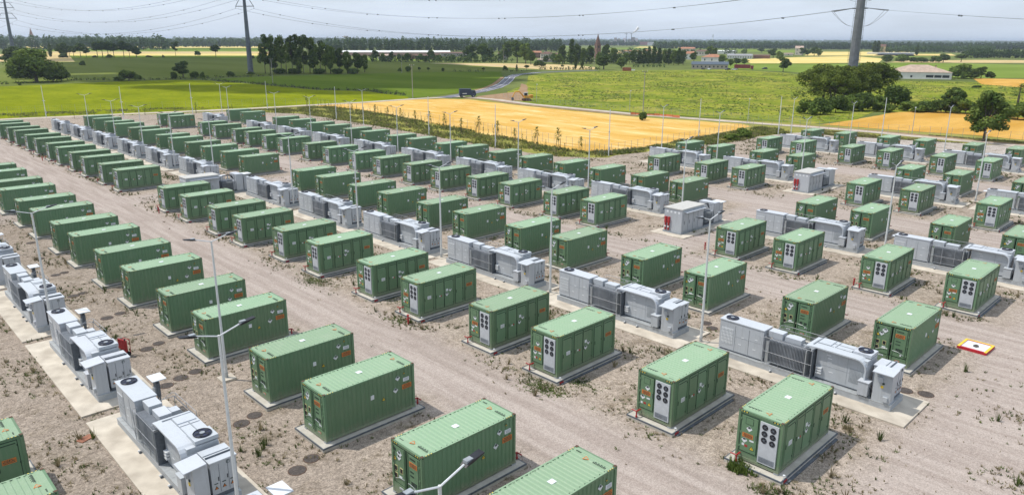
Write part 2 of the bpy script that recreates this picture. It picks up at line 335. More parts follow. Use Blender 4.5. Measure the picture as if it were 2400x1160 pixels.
ROWS={
0:(-1.2,[24.2,32.9,39.4]),
1:(17.3,[17.6,24.2,32.8,39.3,48.3,55,63.4,70.6,78.9,85.6,94.1,101.3,110.4,117.3,126.8,133.6]),
2:(32.6,[14.1,20.6,29.5,35.9,44.4,51,60,66.9,75.1,81.8,90.4,97.8,116.3,123.5,132.8,139.9,148.4,155.4,164.6,172.4,182.5,189.8,199,206]),
3:(50.8,[14,20.7,29.4,36,44.9,51.3,59.9,66.7,75,81.8,90.6,97.4,115.8,123.1,131.7,139.2,147.7,154.5,164.6,171.7,181.8,188.6,198,205.4]),
4:(66.25,[14,20.9,29.3,35.6,54.2,60.4,68.9,75.6,83.9,91,99.4,106.7,115.5,122.9,132.8,139.6,147.6,154,164.4,172,191.9,198.9]),
5:(84.2,[14.2,20.8,29.1,35.4,53.6,60.2,68.2,75.4,83.5,91,99.7,105.9,115.1,121.8,131.3,138.1,146.4,153.8,162.6,170.8,189.5,198]),
6:(100.4,[20.4,29.7,36.4,53.5,60,69]),
7:(118.2,[20.9,29.5,36.1,53.5,60.2,68.8,75.4]),
8:(135.5,[29.8,36.6,45.2,51.9,61.1,68.1]),
9:(155.1,[30.1,37.1,45.7,52.4,61.1,68.2])}
def rowu(r,v):
    u=ROWS[r][0]
    if r==1: u+=.3-max(0,(v-24)*.014) if v<110 else -.9
    if r==2 and v>72: u-=.6
    if r==2 and v>72: u-=min(.45,(v-72)*.006)
    if r==5 and v<40: u-=.3*(v-28)/8 if v>28 else 0
    if r==6: u={20.4:99.4,29.7:101.6,36.4:101.0}.get(v,100.5)
    return u
protoF=container(True); protoL=container(False); plm=plinth(); plproto=None
usedF=usedL=False; camx,camy=0,0
CONT=[]
for r,(u0,vs) in ROWS.items():
    for i,v in enumerate(vs):
        u=rowu(r,v); cx,cy=u+CL/2,v+CW/2; near=math.hypot(cx,cy)<100
        if near:
            o=copy_tree(protoF) if usedF else protoF; usedF=True
        else:
            o=copy_tree(protoL) if usedL else protoL; usedL=True
        o.location=(cx,cy,.3); o.rotation_euler=(0,0,(math.pi if r%2 else 0)+R(random.uniform(-.35,.35)))
        kind='with fan panel' if r%2==0 else 'with cargo doors'
        if r==0: kind='with side doors'
        tag(o,'green container %s, %s from the near end of the %s row from left'%(kind,ORD[i],ORD[r]),'battery container','green battery containers on concrete plinths')
        if plproto is None: p=plm.build('concrete_plinth'); plproto=p
        else: p=plproto.copy(); COL.objects.link(p)
        p.location=(cx,cy,0); p.rotation_euler=o.rotation_euler; p['kind']='structure'
        CONT.append((cx,cy))
# ------------------------------------------------------------------ converter skid
def fan_top(parent,x,y,z,r,name='roof_fan'):
    f=MB(); f.disc((x,y,z),r,'z',.05,NAVY,20)
    for k in range(5):
        t=k*1.2566+.4; a=Vector((x,y,z+.06)); f.prism([(x,y),(x+r*.8*math.cos(t-.28),y+r*.8*math.sin(t-.28)),(x+r*.85*math.cos(t+.28),y+r*.85*math.sin(t+.28))],'z',z+.05,z+.062,BLACK)
    f.disc((x,y,z+.05),r*.3,'z',.035,LABEL if name=='x' else MGREY,10)
    n=20
    for k in range(n):
        t0,t1=2*math.pi*k/n,2*math.pi*(k+1)/n; f.bar((x+r*math.cos(t0),y+r*math.sin(t0),z+.06),(x+r*math.cos(t1),y+r*math.sin(t1),z+.06),.022,BLACK,4)
    return f.build(name,parent)
def skid():
    root=empty('power_converter_skid'); CAGE=mat('cage_steel',(.30,.31,.33),.5,var=.1); FIN=mat('radiator_fin',(.30,.32,.35),.5,var=.1)
    SKM=mat('skid_grey',(.36,.38,.40),.6,var=.1); b=MB(); b.box(0,2.15,0,11.85,.1,.45,SKM); b.box(-.012,2.16,-.012,11.86,.45,.5,GALV)
    for y in (3.2,4.4,7.6): b.box(-.16,-.03,y,y+.12,.1,.2,DGREY); b.box(-.2,-.1,y+.02,y+.1,.2,.28,LABEL)
    for y in (1.4,2.4,3.4): b.box(.1,.9,y,y+.9,.5,.512,GALV)
    b.build('skid_base',root)
    c=MB(); c.box(.2,1.32,8.5,11.8,.62,2.72,GREY,LITGREY); c.box(.16,1.36,8.46,11.84,2.72,2.78,LITGREY); c.box(.25,1.25,8.55,11.75,.5,.62,DGREY)
    for y in (9.55,10.6): c.box(.192,.2,y,y+.02,.66,2.5,DGREY)
    c.box(.192,.2,8.55,10.6,1.72,1.735,MGREY)
    for y,z in ((9.9,1.75),(10.1,1.2),(8.9,1.9),(9.0,1.15)): c.box(.19,.2,y,y+.22,z,z+.06,LABEL)
    cab=c.build('inverter_cabinet',root)
    lv=MB(); lv.box(.185,.2,10.75,11.65,1.0,2.2,LABEL)
    for k in range(8): lv.box(.178,.185,10.78+k*.11,10.81+k*.11,1.02,2.18,MGREY)
    for k in range(5): lv.box(.178,.186,10.75,11.65,1.05+k*.24,1.07+k*.24,MGREY)
    lv.build('intake_grille',cab); fan_top(cab,.76,11.2,2.78,.42)
    t=MB(); t.box(.75,1.75,5.3,8.1,.55,2.05,MGREY); 
    for k in range(26): t.box(.12,.72,5.5+k*.1,5.535+k*.1,.72,2.3,FIN)
    for k in range(20): t.box(1.8,2.1,5.7+k*.11,5.73+k*.11,.9,2.1,MGREY)
    t.box(.1,.74,5.5,8.1,.7,.76,MGREY)
    t.build('transformer',root)
    for (x0,x1,y0,y1,z0,z1) in ((.55,1.25,7.35,8.35,2.3,2.74),(.65,1.3,6.1,7.2,2.3,2.62),(1.45,1.9,6.6,7.2,2.1,2.4)):
        d=MB(); d.box(x0,x1,y0,y1,z0,z1,GREY,LITGREY); d.build('cable_duct',root)
    cg=MB()
    for z in (.56,1.45,2.44):
        cg.bar((0,5.02,z),(0,8.34,z),.016,CAGE); 
        if z>1: cg.bar((2.2,5.02,z),(2.2,8.34,z),.025,DGREY)
    for y in (5.02,6.15,7.25,8.34): cg.bar((0,y,.5),(0,y,2.44),.016,CAGE)
    for y in (5.02,8.34):
        cg.bar((2.2,y,.5),(2.2,y,2.44),.018,CAGE); cg.bar((0,y,2.44),(2.2,y,2.44),.02,CAGE)
    cg.bar((0,5.02,2.44),(2.2,5.02,2.44),.02,CAGE)
    cg.box(0,.7,5.0,5.05,.5,2.4,DGREY); cg.box(.03,.7,5.42,5.5,.5,2.3,GALV); cg.box(.03,.1,8.0,8.2,.7,2.2,GALV)
    cg.bar((0,8.34,1.45),(0,8.7,2.4),.022,GALV); cg.bar((0,8.34,.6),(0,8.6,1.2),.02,GALV)
    cg.build('transformer_cage',root)
    # mesh infill panels of the cage: thin vertical wires
    w=MB()
    for k in range(34): w.bar((.02,5.1+k*.095,.56),(.02,5.1+k*.095,2.42),.006,MGREY,3)
    w.build('wire_mesh',root)
    s=MB(); s.box(.42,1.95,1.75,4.9,.62,2.66,GREY,LITGREY); s.box(.46,1.9,1.8,4.85,.5,.62,DGREY)
    s.box(.41,.42,2.9,2.92,.7,2.5,MGREY); s.box(.41,.42,1.8,4.85,1.55,1.565,MGREY)
    s.box(.405,.42,1.95,2.75,1.0,1.9,MGREY)
    for k in range(9): s.box(.398,.406,1.98+k*.085,2.0+k*.085,1.02,1.88,GREY)
    for y,z in ((3.9,2.1),(3.9,1.85),(3.75,1.2),(4.0,2.3)): s.box(.408,.42,y,y+.28,z,z+.05,LABEL)
    sw=s.build('switchgear_cabinet',root)
    h=MB(); pts=[(5.7,2.50),(5.55,2.70),(4.9,2.76)]+[(2.35-.65*math.sin(t),2.11+.65*math.cos(t)) for t in [0,.3,.6,.9,1.2,1.5708]]+[(1.7,1.0)]
    inn=[(1.78,1.0)]+[(2.35-.57*math.sin(t),2.11+.57*math.cos(t)) for t in [1.5708,1.2,.9,.6,.3,0]]+[(4.9,2.68),(5.5,2.62),(5.6,2.46)]
    h.prism(pts+inn,'x',.12,2.0,LITGREY)
    for (x0,x1,y0,y1) in ((1.45,1.5,2.9,4.0),(1.45,1.5,4.1,5.2),(.9,1.95,3.98,4.02),(.5,1.95,5.2,5.26),(.9,.94,2.9,3.9),(.9,.94,4.1,5.1)): h.box(x0,x1,y0,y1,2.745,2.785,MGREY)
    h.box(.95,1.9,4.3,5.1,2.755,2.81,LITGREY)
    h.build('roof_hood',sw)
    q=MB(); q.box(.85,2.0,1.75,2.85,2.72,2.92,GREY,LITGREY); q.box(.9,1.95,2.85,2.93,2.74,2.84,DGREY); q.build('fan_housing',sw); fan_top(sw,1.43,2.3,2.92,.43)
    e=MB()
    for k in range(3): e.box(.24,.42,4.45,4.8,.95+k*.17,1.05+k*.17,LABEL)
    e.build('bushing_stack',root)
    tw=MB(); tw.box(.02,.72,.08,1.15,.14,2.5,GREY,LITGREY); tw.box(-.005,.02,.2,1.05,.3,.32,MGREY)
    for (y,z,a,c_) in ((.75,2.0,.3,.3),(.35,.8,.28,.3)): tw.box(-.12,.02,y-a/2,y+a/2,z-c_/2,z+c_/2,GREY)
    tw.box(-.02,.02,.55,.7,1.45,1.6,YEL); tw.box(-.03,.02,.5,.62,1.7,1.8,INK)
    tower=tw.build('terminal_tower',root)
    cp=MB(); cp.prism([(-.42,2.50),(.66,2.60),(.66,2.65),(-.42,2.55)],'y',-.05,1.15,LITGREY); cp.build('canopy',tower)
    bc=MB(); bc.box(.86,2.12,.16,1.5,.72,2.40,GREY,LITGREY); bc.box(.82,2.16,.12,1.54,2.40,2.46,LITGREY); bc.box(.88,2.1,.18,1.48,.5,.72,DGREY); bc.box(.84,2.1,.62,.66,2.46,2.54,DGREY); bc.box(.84,2.1,.9,.93,2.46,2.5,MGREY)
    bc.box(1.25,1.265,.15,.16,.8,2.3,DGREY); bc.box(1.68,1.695,.15,.16,.8,2.3,DGREY)
    for x in (1.2,1.63,2.04): bc.box(x-.02,x+.01,.13,.16,1.4,1.6,BLACK)
    cabn=bc.build('control_cabinet',root)
    for x in (1.05,1.46,1.88):
        tr=MB(); tr.prism([(x-.1,.98),(x+.1,.98),(x,1.16)],'y',.142,.156,INK); tr.prism([(x-.07,.995),(x+.07,.995),(x,1.12)],'y',.136,.142,ORANGE); tr.box(x-.09,x+.09,.144,.156,1.26,1.3,INK); tr.build('warning_triangle',cabn)
    lg=MB()
    for k in range(16):
        a0,a1=2*math.pi*k/16,2*math.pi*(k+1)/16
        lg.bar((1.72+.09*math.cos(a0),.15,2.24+.09*math.sin(a0)),(1.72+.09*math.cos(a1),.15,2.24+.09*math.sin(a1)),.008,INK,3)
    lg.bar((1.66,.15,2.18),(1.78,.15,2.3),.008,INK,3); lg.bar((1.64,.15,2.22),(1.74,.15,2.32),.008,INK,3); lg.build('round_emblem',cabn)
    sb=MB(); sb.box(-.12,.38,1.38,1.98,.62,1.5,GREY,LITGREY); sb.box(-.16,.42,1.34,2.02,1.5,1.54,LITGREY)
    for y in (1.42,1.94): sb.bar((-.08,y,.5),(-.08,y,.62),.02,DGREY); sb.bar((.3,y,.5),(.3,y,.62),.02,DGREY)
    sb.path([(.1,1.36,1.2),(.1,1.26,1.0),(.12,1.22,.6)],.02,BLACK); sb.path([(.2,1.36,1.3),(.2,1.24,1.25),(.2,1.2,.7)],.02,RUST)
    sb.build('junction_box',root)
    pk=MB(); pk.bar((2.5,11.9,.1),(2.5,11.9,2.1),.05,DGREY); pk.bar((2.5,12.3,.1),(2.5,12.3,2.1),.05,DGREY); pk.box(2.35,2.55,11.8,12.4,1.0,1.9,DGREY); pk.box(2.25,2.35,11.85,12.1,1.1,1.6,MGREY); pk.box(2.25,2.34,12.15,12.35,.8,1.5,GALV); pk.box(2.1,2.9,11.6,12.7,2.1,2.15,LITGREY,LABEL)
    pk.build('canopy_post',root)
    # rear guard rail over the ducts
    gr=MB(); gr.path([(1.3,8.3,2.35),(2.05,8.2,2.75),(2.2,8.0,2.75),(2.2,5.1,2.75)],.016,CAGE)
    for y in (5.1,6.5,8.0): gr.bar((2.2,y,2.44),(2.2,y,2.75),.018,GALV)
    gr.build('guard_rail',root)
    return root
sk=skid(); usedS=False; slabproto=None
PCS={0:(9.9,[15.8,31.5,47,62.4,77.7,93]),1:(44.1,[12.7,28.2,43.4,58.7,73.8,89.2,114.8,131,146.9,163.4,180.5,197.2]),2:(77.6,[12.7,27.9,52.8,67.4,82.4,98,114,130.3,146,162.3,189]),3:(111.6,[12.9,28.2,52.2,67.4]),4:(147.6,[28.6,44,60])}
GR=['lower left','second','third','fourth','fifth']
for r,(u,vs) in PCS.items():
    for i,v in enumerate(vs):
        uu=u-(max(0,v-100)*.004 if r==1 else 0)
        o=copy_tree(sk) if usedS else sk; usedS=True
        o.location=(uu,v,0)
        tag(o,'pale grey converter skid, %s from the near end of the %s grey row from left'%(ORD[i],ORD[r]),'converter skid','grey converter skids between the container rows')
        if slabproto is None:
            mb=MB(); mb.box(-1.3,3.15,-1.25,13.3,-.02,.1,SLABM); slabproto=mb.build('concrete_slab'); s_=slabproto
        else: s_=slabproto.copy(); COL.objects.link(s_)
        s_.location=(uu,v,0); s_['kind']='structure'
# ------------------------------------------------------------------ transformer stations (white house + transformer + cabinets)
def station():
    root=empty('transformer_station')
    b=MB(); b.box(0,9.4,0,2.5,.1,.298,MGREY); b.build('base_frame',root)
    h=MB(); h.box(.15,4.75,.08,2.46,.3,2.95,GREY); hs=h.build('switch_house',root)
    rf=MB(); rf.box(.08,4.85,.0,2.52,2.95,3.06,mat('house_roof',(.47,.46,.43),.7,var=.08)); rf.box(.6,4.7,-.34,.08,2.62,2.67,LITGREY); rf.build('roof',hs)
    for k in range(4): 
        d=MB(); d.box(.5+k*1.02,1.42+k*1.02,.055,.085,.45,2.4,GREY); d.box(.47+k*1.02,.5+k*1.02,.05,.08,.45,2.4,MGREY); d.box(.7+k*1.02,.74+k*1.02,.035,.06,1.2,1.6,BLACK); d.build('door',hs)
    for k in range(4): 
        d=MB(); d.box(.135,.155,.35+k*.52,.6+k*.52,2.45,2.7,LABEL); d.build('notice_plate',hs)
    for k in range(2):
        e=MB(); y=1.75+k*.42; e.box(-.05,.15,y-.13,y+.13,1.2,1.95,RED); e.bar((.04,y,.4),(.04,y,1.15),.1,RED,8); e.box(-.07,-.05,y-.1,y+.1,.72,.9,LABEL); e.build('fire_extinguisher',hs)
    t=MB(); t.box(5.2,6.9,.5,2.0,.4,1.9,DGREY)
    for k in range(14): t.box(5.3+k*.11,5.33+k*.11,.1,.5,.6,1.8,MGREY); 
    for k in range(3): t.bar((5.5+k*.5,1.2,1.9),(5.5+k*.5,1.2,2.6),.06,LITGREY,6); t.path([(5.5+k*.5,1.2,2.6),(6.5+k*.2,.8,2.7),(7.2,.8,2.0)],.04,BLACK)
    t.box(5.0,5.5,.4,1.0,2.3,2.7,LITGREY); t.box(5.0,5.5,1.3,1.8,2.4,2.8,LITGREY); t.build('transformer',root)
    c=MB()
    for x in (4.95,7.0): c.bar((x,.05,.3),(x,.05,2.7),.03,DGREY); c.bar((x,2.3,.3),(x,2.3,2.7),.03,DGREY)
    c.bar((4.95,.05,2.7),(7,.05,2.7),.03,DGREY); c.bar((4.95,.05,1.5),(7,.05,1.5),.02,DGREY); c.bar((4.95,2.3,2.7),(7,2.3,2.7),.03,DGREY); c.build('cage',root)
    k=MB(); k.box(7.3,8.3,.1,2.3,.35,2.75,GREY,LITGREY); k.box(6.9,7.3,.3,.9,.5,1.8,GREY,LITGREY); k.build('cabinet',root)
    k=MB(); k.box(8.45,9.25,.15,1.1,.35,2.6,GREY,LITGREY); k.box(8.4,9.6,-.1,1.3,2.62,2.68,LITGREY,LABEL); k.build('terminal_tower',root)
    k=MB(); k.box(8.45,9.2,1.25,2.35,.5,2.5,GREY,LITGREY); k.build('cabinet',root)
    k=MB(); k.box(6.0,7.0,2.5,3.3,2.3,2.36,LITGREY,LABEL); k.bar((6.5,2.9,.1),(6.5,2.9,2.3),.06,DGREY); k.build('canopy_post',root)
    return root
st=station()
for i,(x,y,d) in enumerate(((70.5,45.0,'nearest white house with two red extinguishers'),(104.6,45.6,'farther white house with two red extinguishers on the right'),(36.7,103.6,'white topped house beside dark transformer between the left container blocks'))):
    o=st if i==0 else copy_tree(st)
    o.location=(x,y,0); tag(o,'transformer station, '+d,'transformer station','transformer stations')
    mb=MB(); mb.box(-1.1,10.6,-1.1,3.5,-.02,.1,SLABM); s_=mb.build('concrete_slab'); s_.location=(x,y,0); s_['kind']='structure'
# ------------------------------------------------------------------ lamps
POLE=mat('pole_paint',(.60,.61,.60),.5,var=.06)
def lamp(arm=True,h=9.5):
    root=empty('street_lamp'); p=MB(); p.bar((0,0,.12),(0,0,h),.105,POLE,8,.055); p.build('pole',root)
    b=MB(); b.box(-.48,.48,-.48,.48,-.02,.14,SLABM); b.bar((0,0,.14),(0,0,.5),.12,GALV,8); b.build('base_block',root)
    for s in (-1,1):
        a=MB(); a.path([(0,0,h-.05),(s*.15,0,h+.0),(s*.95,0,h+.24)],.034,LABEL,6); ar=a.build('arm',root)
        l=MB(); vs=[(s*.9,h+.20),(s*1.05,h+.30),(s*1.25,h+.34),(s*1.66,h+.40),(s*1.66,h+.36),(s*1.2,h+.24)]
        l.prism(vs if s>0 else vs[::-1],'y',-.13,.13,BLACK); l.box(min(s*.98,s*1.24),max(s*.98,s*1.24),-.09,.09,h+.27,h+.365,MGREY); l.build('lamp_head',ar)
    return root
lp=lamp(); LAMPS=[(11.1,14.44,'at the bottom edge, its head over the front container'),(11.1,29.6,'in front of the lower left converter skids, nearest of three'),(17.05,44.9,'standing on a white block between lower left containers'),(10.74,61.6,'behind the second skid at the lower left'),(10.9,92,'at the far left edge above the containers'),
(45.1,26.43,'right of the converter skid behind the near fan containers'),(44.97,41.69,'between the first and second big skids, centre right'),(44.82,56.92,'in the middle of the picture behind the third skid'),(44.6,72.2,'left of centre beside the fourth skid of the middle row'),(45.4,89.36,'beside the plain end of the nearer middle block'),(45.57,115.49,'at the gap of the left container blocks'),(45.1,131.2,'in the far left block, first past the gap'),(45.6,148,'in the far left block, second past the gap'),(46,166,'in the far left block, third past the gap'),(46.8,187.8,'in the far left block, farthest along the grey row'),
(79.4,25.82,'tall in front of the right hand skids'),(80.12,51.23,'just behind the nearest white transformer house'),(79.9,66.96,'against the wheat, right of the middle'),(79.6,81.1,'against the wheat, middle of three'),(80.3,98.65,'against the wheat, left of three'),(80.7,115,'behind the middle rows beside a pale skid'),(80.7,131.24,'small before the left tip of the wheat'),(80.7,147.78,'by the left tip of the wheat field'),(81.2,165.14,'small on the left before the yellow green field'),
(116.4,26.92,'tall at the right edge beside the farthest skids'),(116.7,52.35,'next to the farther white transformer house'),(115.9,67.64,'over the right tip of the wheat'),(118.9,81.48,'at the wheat edge near the round shrub'),(156,73.3,'before the pine trees, at the yard corner'),(154.3,59.9,'in front of the dark bush under the pines'),(158.5,43.4,'in front of the orange field at right'),(86.5,208.8,'at the far left corner, left one of a close pair'),(82.1,193.9,'at the far left corner, right one of a close pair'),(101.9,159.7,'at the far edge by the left wheat boundary')]
for i,(x,y,d) in enumerate(LAMPS):
    o=lp if i==0 else copy_tree(lp); o.location=(x,y,0); o.rotation_euler=(0,0,R(random.uniform(-3,3)))
    tag(o,'twin arm grey street lamp '+d,'street lamp','twin arm street lamps in the yard')
def cctv(h=9.0):
    root=empty('camera_mast'); p=MB(); p.bar((0,0,0),(0,0,h),.10,LABEL,8,.06); p.build('pole',root)
    c=MB(); c.box(-.35,.35,-.05,.05,h*.52,h*.52+.08,LABEL); c.box(.25,.5,-.08,.08,h*.52-.1,h*.52+.1,LABEL); c.box(-.5,-.25,-.08,.08,h*.52-.02,h*.52+.16,MGREY); c.build('camera_bracket',root)
    b=MB(); b.box(-.12,.2,-.2,-.08,1.2,1.8,GALV); b.build('control_box',root)
    return root
cc=cctv(); CC=[(148.5,91.8,'right of the wheat tip, leaning right'),(169,82.6,'near the yard corner before the pines'),(183,63.8,'before the dark hedge at right'),(50.4,244.7,'leftmost, before the yellow green field'),(65.2,225.5,'second from left, before the yellow green field'),(85.5,228.1,'third from left, behind two green containers'),(108,225,'fourth from left, beside the far yard corner'),(109.2,185.1,'at the left edge of the wheat'),(106,138.2,'rising before the left part of the wheat'),(103.2,112,'with a box at half height before the middle of the wheat'),(111.7,88.7,'at the lower right edge of the wheat')]
for i,(x,y,d) in enumerate(CC):
    o=cc if i==0 else copy_tree(cc); o.location=(x,y,0); o.rotation_euler=(0,0,R(30+random.uniform(-20,20)))
    tag(o,'slim white camera mast '+d,'camera mast','camera masts along the yard fence')
def roadlamp():
    root=empty('road_lamp'); p=MB(); p.bar((0,0,0),(0,0,6.2),.08,GALV,8,.05); p.build('pole',root)
    l=MB(); l.bar((0,0,6.2),(.3,0,6.3),.04,GALV); l.box(.1,.6,-.16,.16,6.22,6.42,LABEL); l.build('lamp_head',root); return root
rl=roadlamp()
for i,(x,y,d) in enumerate(((193,60.4,'by the track before the orange field'),(188.1,101.1,'on the meadow side of the track, right'),(193.4,187.7,'beside the excavator'),(190.5,143.5,'left of the tall utility pole'))):
    o=rl if i==0 else copy_tree(rl); o.location=(x,y,0); o.rotation_euler=(0,0,R(20)); tag(o,'short single head road lamp '+d,'road lamp','single head lamps along the track')
def upole():
    root=empty('utility_pole'); p=MB(); p.bar((0,0,0),(0,0,12.8),.16,mat('concrete_pole',(.33,.31,.28),.9,var=.15),8,.10); p.build('pole',root)
    c=MB(); c.bar((-.9,0,12.3),(.9,0,12.3),.06,DGREY); 
    for x in (-.85,0,.85): c.bar((x,0,12.3),(x,0,12.75),.05,LABEL,6)
    c.bar((-.6,0,11.4),(.6,0,11.4),.05,DGREY); c.build('crossarm',root); return root
up=upole()
for i,(px,py,d) in enumerate(((1507,262,'behind the round shrub at the wheat edge'),(967.5,231,'left of the black truck'),(640,200,'before the tall grove'),(1392,160,'before the village trees'),(1180,150,'left of the village, by the bend of the road'),(942,172,'before the long barn'))):
    o=up if i==0 else copy_tree(up); x,y=g(px,py); o.location=(x,y,0); o.rotation_euler=(0,0,R(-20)); tag(o,'tall pale utility pole with crossarm '+d,'utility pole','utility poles in the fields')
# ------------------------------------------------------------------ ground, fields, roads
def sheet(name,pts,z,m,kind='structure',wob=0.0):
    vs=[]
    if wob>0:
        n=len(pts)
        for i in range(n):
            a=Vector(pts[i]); b=Vector(pts[(i+1)%n]); d=b-a; k=max(1,min(40,int(d.length/max(2.5,wob*4)))); nn=Vector((-d.y,d.x)).normalized() if d.length>0 else Vector((0,0))
            for j in range(k):
                p=a+d*(j/k)+nn*(random.uniform(-wob,wob) if j else 0); vs.append((p.x,p.y,z))
    else: vs=[(p[0],p[1],z) for p in pts]
    me=bpy.data.meshes.new(name); me.from_pydata(vs,[],[list(range(len(vs)))]); me.materials.append(m)
    me.update()
    if me.polygons[0].normal.z<0: me.flip_normals()
    o=bpy.data.objects.new(name,me); COL.objects.link(o); o['kind']=kind; return o
def G(pts): return [g(*p) for p in pts]
def nodes(name,rough=.95):
    m=bpy.data.materials.new(name); m.use_nodes=True; nt=m.node_tree; b=nt.nodes['Principled BSDF']; b.inputs['Roughness'].default_value=rough; b.inputs['Specular IOR Level'].default_value=0.0
    return m,nt,nt.nodes,nt.links,b
class SH:
    """tiny shader-graph helper working on world position"""
    def __init__(s,name,rough=.95):
        s.m,s.nt,s.N,s.L,s.b=nodes(name,rough); s.geo=s.N.new('ShaderNodeNewGeometry'); s.pos=s.geo.outputs['Position']
        sx=s.N.new('ShaderNodeSeparateXYZ'); s.L.new(s.pos,sx.inputs[0]); s.x,s.y=sx.outputs[0],sx.outputs[1]
    def lnk(s,a,b):
        if hasattr(a,'is_linked') or hasattr(a,'links'): s.L.new(a,b)
        else: b.default_value=a
    def math(s,op,a,b=0.0,c=0.0,clamp=False):
        n=s.N.new('ShaderNodeMath'); n.operation=op; n.use_clamp=clamp
        for v,i in zip((a,b,c),n.inputs): s.lnk(v,i)
        return n.outputs[0]
    def noise(s,scale,stretch=(1,1,1),detail=4,rough=.55,rot=0,off=0,dist=0):
        mp=s.N.new('ShaderNodeMapping'); mp.inputs['Scale'].default_value=stretch; mp.inputs['Rotation'].default_value=(0,0,rot); mp.inputs['Location'].default_value=(off,off*.7,0)
        s.L.new(s.pos,mp.inputs['Vector']); n=s.N.new('ShaderNodeTexNoise'); n.inputs['Scale'].default_value=scale; n.inputs['Detail'].default_value=detail; n.inputs['Roughness'].default_value=rough; n.inputs['Distortion'].default_value=dist
        s.L.new(mp.outputs[0],n.inputs['Vector']); return n.outputs['Fac']
    def vor(s,scale):
        n=s.N.new('ShaderNodeTexVoronoi'); n.inputs['Scale'].default_value=scale; s.L.new(s.pos,n.inputs['Vector']); return n
    def ramp(s,f,a,b,lo=0.0,hi=1.0):
        n=s.N.new('ShaderNodeMapRange'); n.interpolation_type='SMOOTHSTEP'; s.lnk(f,n.inputs['Value'])
        for k,v in (('From Min',a),('From Max',b),('To Min',lo),('To Max',hi)): n.inputs[k].default_value=v
        return n.outputs['Result']
    def mix(s,f,a,b,mode='MIX'):
        n=s.N.new('ShaderNodeMix'); n.data_type='RGBA'; n.blend_type=mode
        s.lnk(f,n.inputs['Factor'])
        for v,i in ((a,n.inputs['A']),(b,n.inputs['B'])):
            if isinstance(v,tuple): i.default_value=(*v,1)
            else: s.L.new(v,i)
        return n.outputs['Result']
    def band(s,coord,c,w,soft,jit):
        d=s.math('ABSOLUTE',s.math('SUBTRACT',coord,c)); d=s.math('ADD',d,s.math('MULTIPLY',s.math('SUBTRACT',jit,.5),2.2)); return s.ramp(d,w-soft,w+soft,1,0)
    def done(s,col,h=None,strength=.5,dist=.03):
        s.L.new(col,s.b.inputs['Base Color'])
        if h is not None:
            bp=s.N.new('ShaderNodeBump'); bp.inputs['Strength'].default_value=strength; bp.inputs['Distance'].default_value=dist; s.L.new(h,bp.inputs['Height']); s.L.new(bp.outputs[0],s.b.inputs['Normal'])
        return s.m
# yard gravel
q=SH('yard_gravel')
fine=q.noise(7,detail=3,rough=.8); st_=q.noise(22,detail=2,rough=.9); mid=q.noise(1.1,detail=7,rough=.75); big=q.noise(.09,detail=5); jit=q.noise(.35,detail=4)
vn=q.vor(19); sv=q.N.new('ShaderNodeSeparateColor'); q.L.new(vn.outputs['Color'],sv.inputs[0]); vr=sv.outputs[0]
v2=q.vor(6.5); s2=q.N.new('ShaderNodeSeparateColor'); q.L.new(v2.outputs['Color'],s2.inputs[0]); vr2=s2.outputs[0]
col=q.mix(q.ramp(mid,.32,.68),(.27,.225,.185),(.41,.35,.295))
col=q.mix(q.ramp(big,.35,.65,0,.5),col,(.40,.33,.275))
tr=None
for c,w in ((28.1,3.4),(61.7,3.7),(95.4,3.8),(129.5,4.0)):
    b_=q.band(q.x,c,w,1.6,jit); tr=b_ if tr is None else q.math('MAXIMUM',tr,b_)
for c,w,u0,u1 in ((108.5,3.4,10,100),(44.2,3.8,64,104),(7.0,4.6,20,190)):
    b_=q.math('MULTIPLY',q.band(q.y,c,w,1.8,jit),q.math('MULTIPLY',q.ramp(q.x,u0-3,u0+3),q.ramp(q.x,u1-3,u1+3,1,0))); tr=q.math('MAXIMUM',tr,b_)
edge=q.ramp(q.x,158,166)
trk=q.noise(1.0,stretch=(1.5,.10,1),detail=5,dist=.6)
rc=q.mix(q.ramp(trk,.36,.64),(.335,.28,.255),(.44,.38,.35)); rc=q.mix(q.ramp(mid,.35,.7,0,.4),rc,(.39,.34,.31))
wob=q.math('MULTIPLY',q.math('SUBTRACT',q.noise(.05,detail=2,off=12),.5),5.0); rut=None
for c in (28.1,61.7,95.4):
    for o_,wd_ in ((-2.3,.16),(-.7,.2),(.8,.14),(2.1,.22)):
        d=q.math('ABSOLUTE',q.math('SUBTRACT',q.math('ADD',q.x,q.math('MULTIPLY',wob,.5+.1*o_)),c+o_)); r_=q.ramp(d,wd_,wd_+.3,1,0); rut=r_ if rut is None else q.math('MAXIMUM',rut,r_)
rut=q.math('MULTIPLY',rut,q.ramp(q.noise(.25,stretch=(1,.3,1),off=3),.42,.6)); rc=q.mix(q.math('MULTIPLY',rut,.5),rc,(.27,.225,.20))
col=q.mix(q.math('MULTIPLY',tr,.8),col,rc); col=q.mix(q.math('MULTIPLY',edge,.6),col,(.47,.43,.40))
# weedy earth film away from the tracks
film=q.noise(.42,detail=8,rough=.75,off=31); notr=q.math('SUBTRACT',1.0,tr); f2=q.math('MULTIPLY',q.ramp(film,.50,.64,0,.75),notr); col=q.mix(f2,col,(.20,.16,.115))
film2=q.noise(1.3,detail=6,rough=.8,off=67); f3=q.math('MULTIPLY',q.math('MULTIPLY',q.ramp(film2,.52,.66),q.ramp(film,.50,.62)),notr); col=q.mix(q.math('MULTIPLY',f3,.7),col,(.125,.115,.055))
col=q.mix(q.math('MULTIPLY',q.ramp(q.x,23,15),.35),col,(.215,.18,.15))
